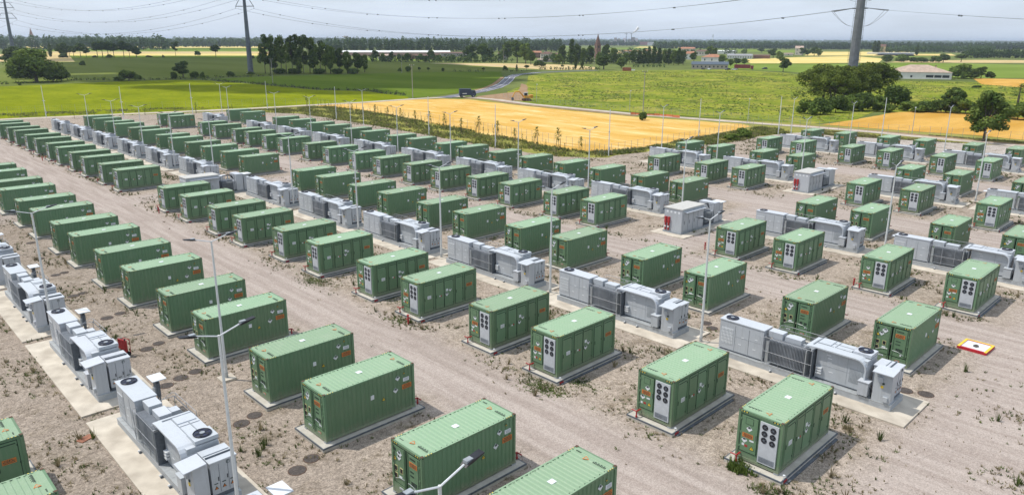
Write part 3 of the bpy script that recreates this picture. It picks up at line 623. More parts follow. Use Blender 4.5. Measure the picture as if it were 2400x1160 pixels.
# individual stones: light and dark cells
amp=q.ramp(vr,0,1,.68,1.26); col=q.mix(1.0,col,(1,1,1),'MULTIPLY')
cc_=q.N.new('ShaderNodeCombineColor'); [q.L.new(amp,cc_.inputs[i]) for i in range(3)]; col=q.mix(q.math('SUBTRACT',.9,q.math('MULTIPLY',tr,.38)),col,cc_.outputs[0],'MULTIPLY')
amp2=q.ramp(vr2,0,1,.80,1.18); c2_=q.N.new('ShaderNodeCombineColor'); [q.L.new(amp2,c2_.inputs[i]) for i in range(3)]; col=q.mix(q.math('SUBTRACT',.8,q.math('MULTIPLY',tr,.6)),col,c2_.outputs[0],'MULTIPLY')
col=q.mix(q.math('MULTIPLY',q.ramp(fine,.57,.70,0,.6),q.math('SUBTRACT',1.0,q.math('MULTIPLY',tr,.7))),col,(.15,.125,.11)); col=q.mix(q.ramp(fine,.40,.30,0,.35),col,(.52,.46,.42))
col=q.mix(1.0,col,(.985,.98,.965),'MULTIPLY')
GRAVEL=q.done(col,q.math('ADD',fine,q.math('MULTIPLY',mid,2.0)),.7,.035)
YARD=[(-80,-60),(200,-60),(190,10),(187,36),(184,46),(176,72),(176.2,80.5),(161.6,83.8),(151.9,82.5),(113.4,88.4),(110,87.6),(104.3,94.4),(103.4,113.9),(106.5,141.5),(108.7,171.9),(109,206.5),(95.7,228),(55,242),(39,244),(-80,262)]
sheet('yard_ground',YARD,0,GRAVEL,wob=.5)
def field(name,c1,c2,c3=None,scale=.05,stretch=(1,1,1),rot=0.0,fine_s=1.2,amt=.45,c4=None,p4=(.6,.7)):
    q=SH(name); a=q.noise(scale,stretch=stretch,rot=rot,detail=6,rough=.6); f=q.noise(fine_s,detail=4,rough=.75,stretch=stretch,rot=rot,off=9)
    col=q.mix(q.ramp(a,.33,.67),c1,c2)
    if c3: col=q.mix(q.ramp(f,.5,.7,0,amt),col,c3)
    if c4: 
        b=q.noise(scale*2.3,stretch=stretch,rot=rot,detail=7,rough=.7,off=77); col=q.mix(q.ramp(b,*p4),col,c4)
    return q.done(col,f,.6,.3)
GR_=field('terrain_grass',(.10,.13,.04),(.16,.19,.06),(.22,.20,.09),.02)
sheet('terrain',[(-70000,-70000),(70000,-70000),(70000,70000),(-70000,70000)],-.12,GR_)
WHEAT=field('ripe_wheat',(.54,.315,.07),(.68,.45,.16),(.47,.27,.06),.13,(1,.22,1),R(15),.7,.6,(.76,.55,.26),(.52,.66))
WHEAT2=field('orange_wheat',(.47,.255,.05),(.60,.36,.10),(.40,.28,.07),.09,(.3,1,1),R(20),.8,.5,(.30,.24,.07),(.62,.74))
BRIGHT=field('bright_crop',(.15,.182,.008),(.225,.25,.013),(.095,.128,.008),.06,(1,.5,1),R(-10),.5,.7,(.12,.165,.012),(.56,.68))
GREENF=field('green_crop',(.095,.145,.018),(.13,.18,.026),(.15,.155,.04),.03,(1,.3,1),R(20),.5,.4)
GREYF=field('young_crop',(.125,.155,.035),(.165,.19,.05),(.11,.13,.035),.02,(1,.2,1),R(30),.5,.4)
def meadow_mat():
    q=SH('rough_meadow'); a=q.noise(.035,stretch=(1,.5,1),rot=R(-35),detail=7,rough=.7); f=q.noise(.9,detail=5,rough=.8); d=q.noise(.16,stretch=(1,.6,1),rot=R(-35),detail=7,rough=.75,off=40); e=q.noise(.07,detail=6,rough=.7,off=90)
    col=q.mix(q.ramp(a,.38,.62),(.155,.205,.022),(.26,.285,.035)); col=q.mix(q.ramp(e,.50,.60,0,.8),col,(.36,.32,.07)); col=q.mix(q.ramp(d,.50,.60,0,.8),col,(.07,.125,.02)); col=q.mix(q.ramp(f,.48,.68,0,.55),col,(.33,.32,.09)); col=q.mix(q.ramp(f,.45,.33,0,.5),col,(.07,.11,.02))
    return q.done(col,f,.8,.5)
MEADOW=meadow_mat()
TAN=field('tan_stubble',(.48,.36,.17),(.58,.45,.24),(.36,.32,.12),.03)
YELF=field('pale_wheat',(.60,.47,.15),(.68,.55,.24),(.5,.4,.12),.02)
LGRN=field('light_green_crop',(.145,.205,.035),(.20,.265,.055),(.15,.2,.05),.01)
VERGE=field('verge_grass',(.20,.21,.05),(.30,.28,.08),(.38,.31,.13),.25,(1,.4,1),0,1.5,.6)
DIRT=field('dirt_track_surface',(.42,.36,.29),(.54,.47,.40),(.34,.28,.21),.3)
BANK=field('bare_earth',(.26,.17,.10),(.36,.25,.16),(.2,.15,.07),.4)
ROADM=field('asphalt',(.17,.17,.19),(.21,.21,.235),(.14,.14,.155),.2)
sheet('verge',[(39,243),(95,227),(108,206),(107.5,171.9),(105.5,141.5),(102,113.9),(103.3,94),(109,86.5),(113,87.5),(151,81.5),(161,83),(175,80),(175,72),(183,46),(186,36),(190,6),(230,-30),(225,40),(205,70),(196,92),(186,129),(190,190),(187,217),(170,233),(129,233),(110,246),(80,262),(39,272),(-80,290),(-80,260)],-.07,VERGE)
sheet('wheat_field',G([(738,248),(881,263),(1062,299.5),(1243,335.7),(1351,353),(1420,355.5),(1500,347),(1650,318.7),(1762,297),(1740,291),(1500,275.5),(1240,250),(1100,234),(1040,232),(960,234.5),(850,242)]),-.015,WHEAT,wob=.35)
sheet('wheat_field',G([(1925,292),(1990,283),(2100,263),(2200,261),(2290,268),(2400,277),(2560,290),(2560,338),(2400,328),(2280,317),(2100,305),(1990,297)]),-.02,WHEAT2,wob=.3)
sheet('crop_field',G([(-160,206),(0,203),(100,199),(280,191),(400,188),(480,189),(600,198),(740,211.5),(860,214.5),(958,228),(955,233),(850,239),(730,245.5),(540,256),(270,267),(0,279),(-160,286)]),-.04,BRIGHT,wob=.4)
sheet('crop_field',G([(500,186),(620,179.5),(800,174.5),(870,172.5),(1000,169.5),(1175,168),(1178,180),(1140,204),(1090,216),(1040,222),(970,230),(862,212.5),(740,209.5),(600,195)]),-.035,GREENF)
sheet('crop_field',G([(-160,172),(0,160),(60,145),(150,137),(400,137),(640,138),(640,176),(540,180),(400,186),(280,189),(100,197),(0,202),(-160,205)]),-.045,GREYF)
sheet('crop_field',G([(640,141),(640,176),(870,171.5),(1180,166.5),(1215,159),(1030,150),(870,143)]),-.045,GREYF)
sheet('stubble_field',G([(1012,148.5),(1160,149),(1250,150),(1330,152),(1395,158),(1393,163),(1290,164.5),(1215,160),(1130,155.5)]),-.03,TAN)
sheet('meadow',G([(1238,178),(1300,171.5),(1400,167.5),(1500,166),(1700,163.5),(1850,172),(1900,180),(2100,190),(2250,192),(2400,196),(2560,202),(2560,292),(2400,276),(2290,266),(2050,262),(2000,282),(1900,291),(1800,285),(1500,264),(1240,243),(1185,233),(1190,215),(1235,196)]),-.05,MEADOW)
sheet('crop_field',G([(1690,162),(1700,149),(2040,150),(2100,147),(2400,152),(2560,154),(2560,184),(2400,183),(2230,184),(2080,180),(1900,172),(1840,168)]),-.055,LGRN)
sheet('wheat_field',G([(1740,140),(1860,135),(2000,132),(2070,138),(2060,147),(1900,149),(1760,149)]),-.04,YELF)
sheet('stubble_field',G([(2070,147),(2120,143),(2300,141),(2560,143),(2560,148),(2300,148)]),-.04,TAN)
sheet('stubble_field',G([(2280,184),(2400,186),(2560,189),(2560,206),(2400,206),(2300,198)]),-.03,WHEAT2)
for k,(y0,y1,m_) in enumerate(((103.5,106,TAN),(106,109,LGRN),(109,113,YELF),(113,117.5,GREENF),(117.5,121.5,LGRN),(121.5,126.5,TAN),(126.5,131,YELF),(131,136.8,GREENF))):
    x0=(330,300,60,60,40,40,20,20)[k]
    sheet('crop_field',G([(x0,y0),(650,y0),(650,y1),(x0,y1)]),-.05,m_)
for k,(x0,x1,y0,y1,m_) in enumerate(((1080,1330,108,112,LGRN),(1500,1800,110,112.5,YELF),(1430,1760,112.5,116,LGRN),(1500,1640,104,106,LGRN),(1900,2130,122,131,YELF),(2060,2230,127,132,YELF),(850,1010,137,143,LGRN),(-160,160,128,145,TAN),(1560,1800,117,122,LGRN),(1800,1900,118,124,LGRN),(2100,2300,131,134,LGRN),(1440,1700,120,126,TAN))):
    sheet('crop_field',G([(x0,y0),(x1,y0),(x1+15,y1),(x0-15,y1)]),-.035,m_)
def ribbon(name,pts,w,z,m,kind='structure',label=None,cat=None):
    P=[Vector(p) for p in pts]; L_=[];R_=[]
    Q=[]
    for a,b in zip(P,P[1:]):
        k=max(1,int((b-a).length/6)); Q+= [a.lerp(b,j/k) for j in range(k)]
    Q.append(P[-1])
    for i,p in enumerate(Q):
        d=(Q[min(i+1,len(Q)-1)]-Q[max(i-1,0)]).normalized(); n=Vector((-d.y,d.x)); ww=w/2+random.uniform(-.04,.04)*w
        L_.append((p.x+n.x*ww,p.y+n.y*ww,z)); R_.append((p.x-n.x*ww,p.y-n.y*ww,z))
    n=len(Q); me=bpy.data.meshes.new(name); me.from_pydata(L_+R_,[],[(i,n+i,n+i+1,i+1) for i in range(n-1)]); me.materials.append(m); me.update()
    o=bpy.data.objects.new(name,me); COL.objects.link(o); o['kind']=kind; return o
DT1=G([(-200,290),(0,280.5),(270,268.5),(540,257),(730,246.6),(850,240.3),(965,232.5),(1050,228),(1090,227)])
DT2=G([(1095,228),(1165,234),(1240,244),(1500,269),(1800,291),(1900,298),(2050,310),(2200,325),(2400,343),(2560,357)])
ribbon('dirt_track',DT1,4.2,-.005,DIRT); ribbon('dirt_track',DT2,4.0,-.0035,DIRT)
ribbon('earth_bank',[(a+1.5,b-5) for a,b in DT2[4:]],5.5,-.012,BANK); ribbon('earth_bank',[(a-4,b-1.5) for a,b in DT2[1:4]],2.2,-.0125,BANK)
RD=G([(1040,229),(1085,222),(1125,214.5),(1160,206),(1180,197),(1189,189),(1196,181),(1212,175.5),(1260,170.5),(1330,167.5),(1400,165.5)])
ribbon('road',RD,6.2,-.002,ROADM)
mk=mat('road_paint',(.72,.72,.70),.6,var=.1)
for off in (-2.8,2.8,0):
    P=[Vector(p) for p in RD[2:9]]; Q=[]
    for i,p in enumerate(P):
        d=(P[min(i+1,len(P)-1)]-P[max(i-1,0)]).normalized(); Q.append((p.x-d.y*off,p.y+d.x*off))
    ribbon('road_marking',Q,.22,.003,mk)
ribbon('earth_bank',[(a-5.2,b+1.5) for a,b in RD[2:7]],2.2,-.001,BANK)
ribbon('dirt_track',G([(1010,149),(1100,151.5),(1200,156),(1260,158)]),3.5,-.02,DIRT)
# footprint of disturbed soil beside the road
sheet('bare_ground',G([(1085,231),(1240,238),(1235,200),(1222,196),(1215,215),(1150,222)]),-.03,BANK,wob=.6)
# ------------------------------------------------------------------ vegetation
rnd=random.Random(11)
def leafquads(mb,c,r,n,size,m,rr=rnd,flat=1.0,shell=.55):
    cx,cy,cz=c; rx,ry,rz=r
    for _ in range(n):
        while True:
            d=Vector((rr.uniform(-1,1),rr.uniform(-1,1),rr.uniform(-1,1)))
            if .05<d.length<1: break
        d.normalize(); k=shell+(1-shell)*rr.random()
        p=Vector((cx+d.x*rx*k,cy+d.y*ry*k,cz+d.z*rz*k))
        nrm=(d+Vector((rr.uniform(-1,1),rr.uniform(-1,1),rr.uniform(-1,1)))*.9).normalized()
        u=nrm.orthogonal().normalized(); w=nrm.cross(u); a=rr.uniform(0,6.28); u,w=u*math.cos(a)+w*math.sin(a),w*math.cos(a)-u*math.sin(a)
        s=size*rr.uniform(.55,1.3); t=s*rr.uniform(.5,.9)
        mb.add([p-u*s,p-w*t,p+u*s,p+w*t],[(0,1,2,3)],m)
def tube(mb,pts,rads,m,n=6):
    for i in range(len(pts)-1): mb.bar(pts[i],pts[i+1],rads[i],m,n,rads[i+1])
def tree_proto(name,h,blobs,leaf,size,nleaf,trunkr,fork=.35,trunks=((0,0),),limbs=True,crown='crown'):
    """blobs: (x,y,z,rx,rz,weight)"""
    root=empty(name); t=MB()
    for (bx,by) in trunks:
        top=(bx*1.2,by*1.2,h*fork); tube(t,[(bx,by,-.1),(bx*1.1+.05*h*rnd.uniform(-.3,.3),by*1.1,h*fork*.5),top],[trunkr,trunkr*.8,trunkr*.6],BARK)
        if limbs:
            for b in blobs:
                if len(trunks)>1 and math.hypot(b[0]-bx,b[1]-by)>h*.35: continue
                mid_=Vector(top).lerp(Vector((b[0],b[1],b[2])),.5)+Vector((rnd.uniform(-1,1),rnd.uniform(-1,1),.6))*.03*h
                tube(t,[top,mid_,(b[0],b[1],b[2])],[trunkr*.45,trunkr*.28,trunkr*.1],BARK,5)
    t.build('trunk',root)
    c=MB(); tot=sum(b[5] for b in blobs)
    for b in blobs:
        k=int(nleaf*b[5]/tot); leafquads(c,b[:3],(b[3],b[3],b[4]),int(k*.75),size,leaf,shell=.72); leafquads(c,b[:3],(b[3]*.7,b[3]*.7,b[4]*.7),int(k*.25),size*1.2,leaf,shell=.3)
    c.build(crown,root); return root
def rblobs(n,h0,h1,R0,br,seed,flat=.8,prof=lambda t:1.0):
    r=random.Random(seed); out=[]
    for i in range(n):
        t=(i+.5)/n; z=h0+(h1-h0)*t; rad=R0*prof(t)*math.sqrt(r.uniform(.15,1)); a=r.uniform(0,6.28)+i*2.4
        b=br*r.uniform(.7,1.25); out.append((rad*math.cos(a),rad*math.sin(a),z,b,b*flat,b*b))
    return out
bell=lambda t: math.sin(math.pi*min(1,max(0,.12+.8*t)))
# all prototypes: height 10 m
PT={}
def reg(key,obj): PT[key]=[obj,False]
reg('round',tree_proto('broadleaf_tree',10,rblobs(15,2.8,8.8,3.3,1.75,1,prof=bell),LEAF,.34,3000,.3,.28))
reg('round2',tree_proto('broadleaf_tree',10,rblobs(13,3.2,9.0,2.7,1.6,2,prof=bell),LEAFD,.34,2600,.28,.3))
reg('big',tree_proto('broadleaf_tree',10,rblobs(34,1.9,8.3,4.2,2.0,3,prof=lambda t:math.sqrt(max(.05,1-(t*1.02)**2.2))),LEAF,.32,6500,.42,.2))
reg('tall',tree_proto('tall_poplar_tree',10,rblobs(13,4.0,9.5,1.35,.95,4,.9),LEAFD,.26,1500,.13,.45))
reg('tall2',tree_proto('tall_poplar_tree',10,rblobs(12,3.2,9.4,1.6,1.05,5,.9),LEAF,.27,1500,.14,.4))
reg('lolly',tree_proto('broadleaf_tree',10,rblobs(9,5.0,8.8,1.9,1.35,6,prof=bell),LEAFD,.34,1400,.18,.5))
reg('cypress',tree_proto('cypress_tree',10,[(0,0,z,.95*math.sin(math.pi*min(.95,(z+.8)/11)),.9,1) for z in (1,2.2,3.4,4.6,5.8,7,8.2,9.2)],LEAFD,.22,1400,.12,.3,limbs=False))
reg('conifer',tree_proto('conifer_tree',10,[(rnd.uniform(-.2,.2),rnd.uniform(-.2,.2),z,1.9*(1-.085*z)+.25,.8,1) for z in (1.3,2.4,3.5,4.6,5.7,6.8,7.9,9.2)],LEAFD,.3,1500,.16,.4,limbs=False))
reg('bush',tree_proto('bush',10,rblobs(12,2.2,6.8,4.6,2.9,8,prof=lambda t:1.1-.7*t),LEAFD,.62,2600,.25,.2))
reg('bush2',tree_proto('bush',10,rblobs(12,2.0,6.5,5.2,2.7,9,prof=lambda t:1.1-.7*t),LEAF,.62,2600,.25,.2))
reg('ash',tree_proto('broadleaf_tree',10,rblobs(26,2.4,9.2,2.9,1.15,21,prof=lambda t:math.sin(math.pi*min(1,.25+.68*t))),leafmat('field_tree_leaf',(.06,.11,.02),(.20,.26,.06)),.24,5200,.2,.35))
def pine_proto(seed):
    r=random.Random(seed); bl=[]
    for i in range(84):
        a=r.uniform(0,6.28); rad=4.5*math.sqrt(r.random()); z=8.5-.15*rad*rad-(r.uniform(0,4.0) if i%2 else 0)+r.uniform(-.4,.25); b=r.uniform(.95,1.5); bl.append((rad*math.cos(a),rad*math.sin(a),z,b,b*.66,b*b))
    root=empty('umbrella_pine'); t=MB()
    for k in range(2):
        bx,by=r.uniform(-.5,.5),r.uniform(-.5,.5); lean=Vector((r.uniform(-1.2,1.2),r.uniform(-1.2,1.2),4.6)); tube(t,[(bx,by,-.1),(bx+lean.x*.4,by+lean.y*.4,2.4),tuple(Vector((bx,by,0))+lean)],[.2,.16,.13],BARK,7)
        for b in bl[k::2]:
            if r.random()<.75:
                m_=Vector((bx,by,0))+lean; mid_=m_.lerp(Vector(b[:3]),.55)+Vector((0,0,-.35)); tube(t,[m_,mid_,b[:3]],[.10,.07,.03],BARK,5)
    t.build('trunk',root); c=MB()
    for b in bl: leafquads(c,b[:3],(b[3],b[3],b[4]),115,.19,PINEM,shell=.7)
    c.build('crown',root); return root
reg('pine',pine_proto(31)); reg('pine2',pine_proto(32))
def sapling_proto():
    root=empty('young_tree'); t=MB(); t.bar((0,0,0),(0,0,3.6),.04,BARK,5,.015); t.bar((.25,0,0),(.25,0,2.0),.035,BARK,4); t.bar((-.25,0,0),(-.25,0,2.0),.035,BARK,4); t.build('trunk',root)
    c=MB()
    for k in range(9): z=1.9+k*.22; leafquads(c,(rnd.uniform(-.25,.25),rnd.uniform(-.25,.25),z),(.42*math.sin(.5+k*.27),)*2+(.3,),16,.10,LEAF,shell=.3)
    c.build('crown',root); return root
reg('sapling',sapling_proto())
def plant(kind,px,yb,yt=None,w=None,label='',cat='tree',group=None,h=None,xy=None,wx=1.0):
    x,y=xy if xy else g(px,yb)
    if h is None: h=max(.6,rise(px,yb,yt))
    base={'sapling':3.8,'bush':9.2,'bush2':8.8,'pine':9.6,'pine2':9.6}.get(kind,10.3)
    nat={'round':9.6,'round2':8.2,'big':12.6,'tall':4.4,'tall2':5,'lolly':6,'cypress':2.0,'conifer':4.2,'bush':13.5,'bush2':14.2,'ash':7.6,'pine':11,'pine2':11,'sapling':1}[kind]
    s=h/base; pr=PT[kind]
    if pr[1]: o=copy_tree(pr[0])
    else: o=pr[0]; pr[1]=True
    sw=s*wx
    if w: 
        d=math.hypot(x,y)/FPX; sw=w*d/nat
    o.location=(x,y,-.03); o.scale=(sw,sw,s); o.rotation_euler=(0,0,rnd.uniform(0,6.28))
    o['label']=label; o['category']=cat
    if group: o['group']=group
    elif 'group' in o: del o['group']
    return o
# left field trees
plant('round2',40,158,108,64,'dark leafy tree left of the biggest oak, under the leaning pylon')
plant('big',86,193,108,118,'largest round oak at the far left of the fields')
plant('bush2',134,191,152,56,'low spreading bush at the right foot of the big oak','bush')
plant('bush',60,186,170,50,'small dark bush below the big oak at left','bush')
plant('cypress',119,134,100,10,'thin dark cypress right of the biggest oak')
for i,(px,yt,w,k,d) in enumerate(((149,100,30,'round2','with a bush at its foot, first'),(164,106,18,'lolly','second, narrow'),(174,107,18,'lolly','third, small'),(190,99,22,'lolly','fourth, taller'),(203,111,16,'lolly','fifth, small'),(229,96,26,'lolly','sixth, after the gap'),(241,94,26,'lolly','seventh, tallest'),(254,96,24,'lolly','eighth'),(268,99,24,'lolly','ninth, with wide fork'),(291,94,26,'lolly','tenth, tall'),(304,101,20,'lolly','eleventh'),(320,108,26,'round2','twelfth and last, round'))):
    plant(k,px,135.5,yt,w,'tree %s in the far left line of trees'%d,'tree','line of trees in the left fields')
for a in ((150,137,124,18,'bush','bush under the first tree of the far left line'),(194,155,142,12,'bush','lone small round bush in the left grey green field'),(256,136,128,18,'bush2','bush under the middle of the far left tree line'),(222,136,130,9,'bush','tiny bush in the gap of the far left tree line'),(302,190,164,48,'bush2','wide bush on the ditch at left'),(275,191,180,16,'bush','small bush left of the wide ditch bush'),(430,183,143,44,'round2','dark round tree on the ditch, left of the pylon'),(408,186,168,18,'bush','small bush left of the dark round ditch tree'),(456,184,167,26,'bush','low bush right of the dark round ditch tree'),(475,184,168,11,'bush2','narrow upright bush on the ditch left of the pylon'),(541,180,167,22,'bush','ditch bush just left of the middle pylon'),(588,175,168,20,'bush2','low bush around the foot of the middle pylon'),(412,131,97,15,'tall','slim dark tree in the striped fields'),(463,131,119,15,'bush','round bush alone in the striped fields'),(506,135,104,22,'lolly','square crowned tree on a thin trunk in the striped fields'),(593,138,130,8,'bush','tiny bush right of the middle pylon'),(383,136,129,6,'bush2','tiny bush at the end of the tree line'),(349,135,130,14,'bush','low flat bush after the tree line'),(47,200,195,8,'bush','tiny bush on the ditch at far left')):
    plant(a[4],*a[:4],a[5],'bush' if 'bush' in a[4] else 'tree')
grove=[(622,84,30,'tall2'),(634,80,28,'tall'),(648,79,26,'tall2'),(660,88,26,'tall'),(672,80,28,'tall2'),(686,82,24,'tall'),(700,79,30,'tall'),(712,92,26,'tall2'),(727,81,30,'tall'),(740,86,26,'tall2'),(752,94,28,'tall'),(764,98,28,'tall2'),(644,120,30,'round2'),(700,118,34,'round'),(736,118,34,'round2'),(775,104,34,'round'),(796,112,34,'round2'),(815,118,30,'round'),(838,122,34,'round2'),(855,127,28,'round')]
for i,(px,yt,w,k) in enumerate(grove):
    yb=174-(px-622)*.012+rnd.uniform(-2,1)
    lab='%s tree of the tall grove right of the middle pylon, counted from left'%ORD[i] 
    plant(k,px,yb,yt,w,lab,'tree','tall grove')
for px in (655,690,748,790,828): plant('bush',px,174,160,40,'dark undergrowth bush at the foot of the tall grove, near pixel column of trunk %s'%ORD[(px-655)//36],'bush','undergrowth of the grove')
for a in ((937,168.5,159,10,'bush2','smallest of the field bushes right of the grove'),(957,169,155,19,'bush','round dark bush between grove and bend of the road'),(983,168,157,11,'lolly','small tree beside the round dark field bush'),(1004,168,158,10,'lolly','thin young tree in mid field row'),(1038,168,159,10,'bush','upright bush in the mid field row'),(1133,167.5,158,9,'lolly','small round tree left of the road bend'),(1184,166,154,14,'bush2','bush behind the white car'),(1211,165,151,8,'conifer','rust brown conifer by the road bend'),(1234,165,152,14,'lolly','bushy little tree by the road bend'),(1318,157,152,8,'bush','tiny round bush in the tan stubble')):
    plant(a[4],*a[:4],a[5],'bush' if 'bush' in a[4] else 'tree')
# village trees
vg='trees of the village'
vt=[(880,143,118,26,'round2'),(898,142,124,16,'round'),(918,143,121,18,'round2'),(936,143,126,16,'round'),(955,144,124,22,'round2'),(985,140,126,20,'round'),(1010,140,117,26,'round2'),(1030,145,128,18,'round'),(1060,144,128,20,'round'),(1105,143,104,42,'round2'),(1132,143,101,44,'round2'),(1150,143,112,28,'round2'),(1190,141,96,40,'round'),(1212,148,94,46,'round2'),(1232,150,100,40,'round'),(1244,152,118,26,'round2'),(1264,157,141,30,'bush'),(1318,150,104,24,'round2'),(1340,151,90,28,'conifer'),(1353,150,102,26,'round2'),(1368,151,112,26,'round'),(1383,150,106,30,'round2'),(1349,162,121,10,'cypress'),(1364,160,121,11,'cypress'),(1420,148,103,26,'round2'),(1404,152,122,20,'round'),(1437,150,112,24,'round'),(1415,163,130,46,'round2'),(1456,161,134,30,'round'),(1468,152,122,24,'round'),(1484,152,116,22,'round2'),(1498,152,118,22,'conifer'),(1509,152,112,18,'conifer'),(1520,152,108,18,'conifer'),(1532,152,107,20,'conifer'),(1544,152,111,18,'conifer'),(1556,152,115,20,'round'),(1567,152,113,20,'conifer'),(1579,153,116,20,'round'),(1590,153,112,20,'conifer'),(1601,152,116,20,'round2'),(1626,146,122,22,'round2'),(1664,140,107,24,'round'),(1674,142,113,18,'round2'),(1692,151,128,26,'round'),(1712,156,138,18,'round'),(1726,153,136,24,'round2'),(1745,152,136,22,'round'),(1835,169,134,34,'round2'),(1812,136,114,24,'round2'),(1826,140,120,20,'bush2'),(1785,124,112,22,'round2'),(1880,131,112,22,'round2'),(1893,131,116,18,'round'),(1908,132,110,22,'round2'),(1918,133,114,22,'round'),(1297,148,124,22,'round'),(1280,150,130,20,'round2'),(1175,145,118,22,'round'),(1310,152,126,26,'round')]
for i,(px,yb,yt,w,k) in enumerate(vt):
    sp={'round':'leafy broadleaf tree','round2':'dark broadleaf tree','conifer':'dark conifer','cypress':'slim dark cypress','bush':'clipped dark hedge bush','bush2':'low bush'}[k]
    side='by the long barn' if px<1160 else 'near the church' if px<1480 else 'in the conifer screen' if px<1610 else 'by the farmyard' if px<1760 else 'right of the farmyard'
    plant(k,px,yb,yt,w,'%s %s, %s from left'%(sp,side,ORD[[t[0] for t in sorted(vt) if (t[0]<1160)==(px<1160) and (t[0]<1480)==(px<1480) and (t[0]<1610)==(px<1610) and (t[0]<1760)==(px<1760)].index(px)]),'tree',vg)
# right side
for a in ((1925,243,144,120,'pine','leftmost umbrella pine of the clump before the big pylon'),(1952,247,156,100,'pine2','front umbrella pine of the clump, second from left'),(1980,241,148,100,'pine','umbrella pine in the middle of the clump'),(2008,238,152,92,'pine2','umbrella pine right of the big pylon foot'),(2040,234,140,118,'pine','rightmost and widest umbrella pine'),(1893,268,232,60,'bush2','pale bush at the left foot of the pines'),(1922,268,226,52,'bush','dark bush under the left pine'),(1958,264,222,58,'bush','dark bush under the front pine'),(1992,260,222,52,'bush2','bush under the middle pine'),(2022,260,214,60,'bush','dark bush under the right pine'),(2048,256,222,44,'bush2','bush at the right foot of the pines'),(2097,250,198,70,'bush','big dome shaped bush right of the pines'),(2070,262,240,50,'bush2','low hedge bush right of the pines, first'),(2135,262,238,60,'bush2','low hedge bush above the orange field'),(2172,262,236,56,'bush','dark hedge bush, left of the tall hedge tree'),(2232,264,204,66,'round2','tall dark hedge tree above the orange field'),(2205,264,232,50,'bush','hedge bush at the left foot of the tall hedge tree'),(2262,268,232,50,'bush2','hedge bush left of the standing field tree'),(2345,276,242,56,'bush','dark hedge bush right of the standing field tree'),(2385,280,238,60,'bush2','hedge bush at the right edge of the picture'),(2425,284,240,60,'bush','hedge bush just cut by the right edge'),(2384,250,196,44,'sapling','thin pale tree near the right edge'),(2304,332,207,92,'ash','single leafy tree with bare trunk before the orange field'),(2252,184,149,54,'bush2','light shrub tree right of the white house'),(2278,185,160,34,'bush','shrub between the house trees'),(2299,184,156,28,'round2','dark little tree right of the white house'),(2320,184,167,22,'bush','last low bush right of the white house'),(2232,182,160,24,'bush','shrub touching the white house'),(2078,146,128,32,'bush','dark bush, first of the far hedge behind the house'),(2112,146,127,36,'bush2','bush, second of the far hedge behind the house'),(2140,146,134,22,'bush','bush, third of the far hedge behind the house'),(2160,147,134,26,'bush','bush, fourth of the far hedge behind the house'),(2192,147,131,26,'bush2','leaning bush, fifth of the far hedge behind the house'),(2210,147,126,30,'round2','tree ending the far hedge behind the house'),(2252,146,126,26,'lolly','lone field tree before the far right wood'),(2290,206,200,20,'bush','tiny bush in the light field at right'),(2148,130,104,10,'cypress','far dark cypress, left'),(1507,282,262,27,'bush','round green shrub at the wheat edge under the utility pole'),(2048,126,95,12,'cypress','far tall dark cypress pair, left'),(2056,126,95,12,'cypress','far tall dark cypress pair, right'),(1740,322,300,50,'bush2','wide weedy bush at the yard fence by the wheat tip'),(1715,328,312,40,'bush2','low weedy bush at the yard fence, left of the wide one')):
    plant(a[4],*a[:4],a[5],'bush' if 'bush' in a[4] else 'tree')
for i,(px,yb,yt) in enumerate(((825,262,243),(852,266,250),(880,272,245),(908,277,251),(940,284,254),(973,292,259),(1008,299,261),(1043,305,267),(1081,311,277),(1121,318,272),(1166,328,283),(1206,336,300),(1256,345,297),(1308,355,300),(1361,362,320))):
    plant('sapling',px,yb,yt,None,'staked young tree, %s from left in the line before the wheat'%ORD[i],'young tree','young trees along the wheat',wx=1.35)
for i,(px,yb,yt) in enumerate(((175,278,262),(340,270,252),(545,262,245),(222,276,262),(460,266,240),(720,252,222))):
    plant('sapling',px,yb,yt,None,'thin young tree, %s of the sparse line before the yellow green field'%ORD[i],'young tree','young trees on the left verge')
# far woods that read as a mass
def wood(name,pts,h,rows=2,step=7.0,depth=8.0,q=26,size=1.6,m=WOODM,hv=.25,dens=1.0):
    mb=MB(); r=random.Random(len(pts)*17+int(h)); P=[Vector(p) for p in pts]
    for a,b in zip(P,P[1:]):
        L=(b-a).length; n=max(1,int(L/step)); d=(b-a).normalized(); nn=Vector((-d.y,d.x))
        if nn.dot(a)<0: nn=-nn
        for k in range(n):
            for w in range(rows):
                if r.random()>dens: continue
                p=a.lerp(b,(k+r.random())/n)+nn*(w*depth+r.uniform(-2,2)); hh=h*(1+r.uniform(-hv,hv))
                leafquads(mb,(p.x,p.y,hh*.52),(step*.62,step*.62,hh*.5),q,size,m,rr=r,shell=.6)
                mb.bar((p.x,p.y,0),(p.x,p.y,hh*.5),.25,BARK,4)
    o=mb.build(name); o['kind']='stuff'; return o
def W(name,y,x0,x1,h,**k): return tagw(wood(name,G([(x0,y),((x0+x1)/2,y+rnd.uniform(-.2,.2)),(x1,y)]),h,**k))
def tagw(o): return o
W('far_woodland',122,760,1320,23,rows=4,q=70,size=1.7,step=7)['label']='tall poplar wood behind the long white barn'
W('far_woodland',119,-120,400,26,rows=3,q=60,size=2.0,step=9)['label']='mixed wood below the left church tower'
W('far_woodland',111,130,620,23,rows=4,q=60,size=2.6,step=11)['label']='long dark wood behind the striped left fields'
W('far_woodland',108,1250,1500,18,rows=3,q=44,size=3.2,step=13)['label']='distant wood behind the brick church tower'
W('far_woodland',115.5,1540,1900,18,rows=4,q=60,size=2.2,step=9)['label']='dark wood behind the farm roofs'
W('far_woodland',117,1900,2460,17,rows=4,q=60,size=2.0,step=8)['label']='wood at the right behind the big pylon'
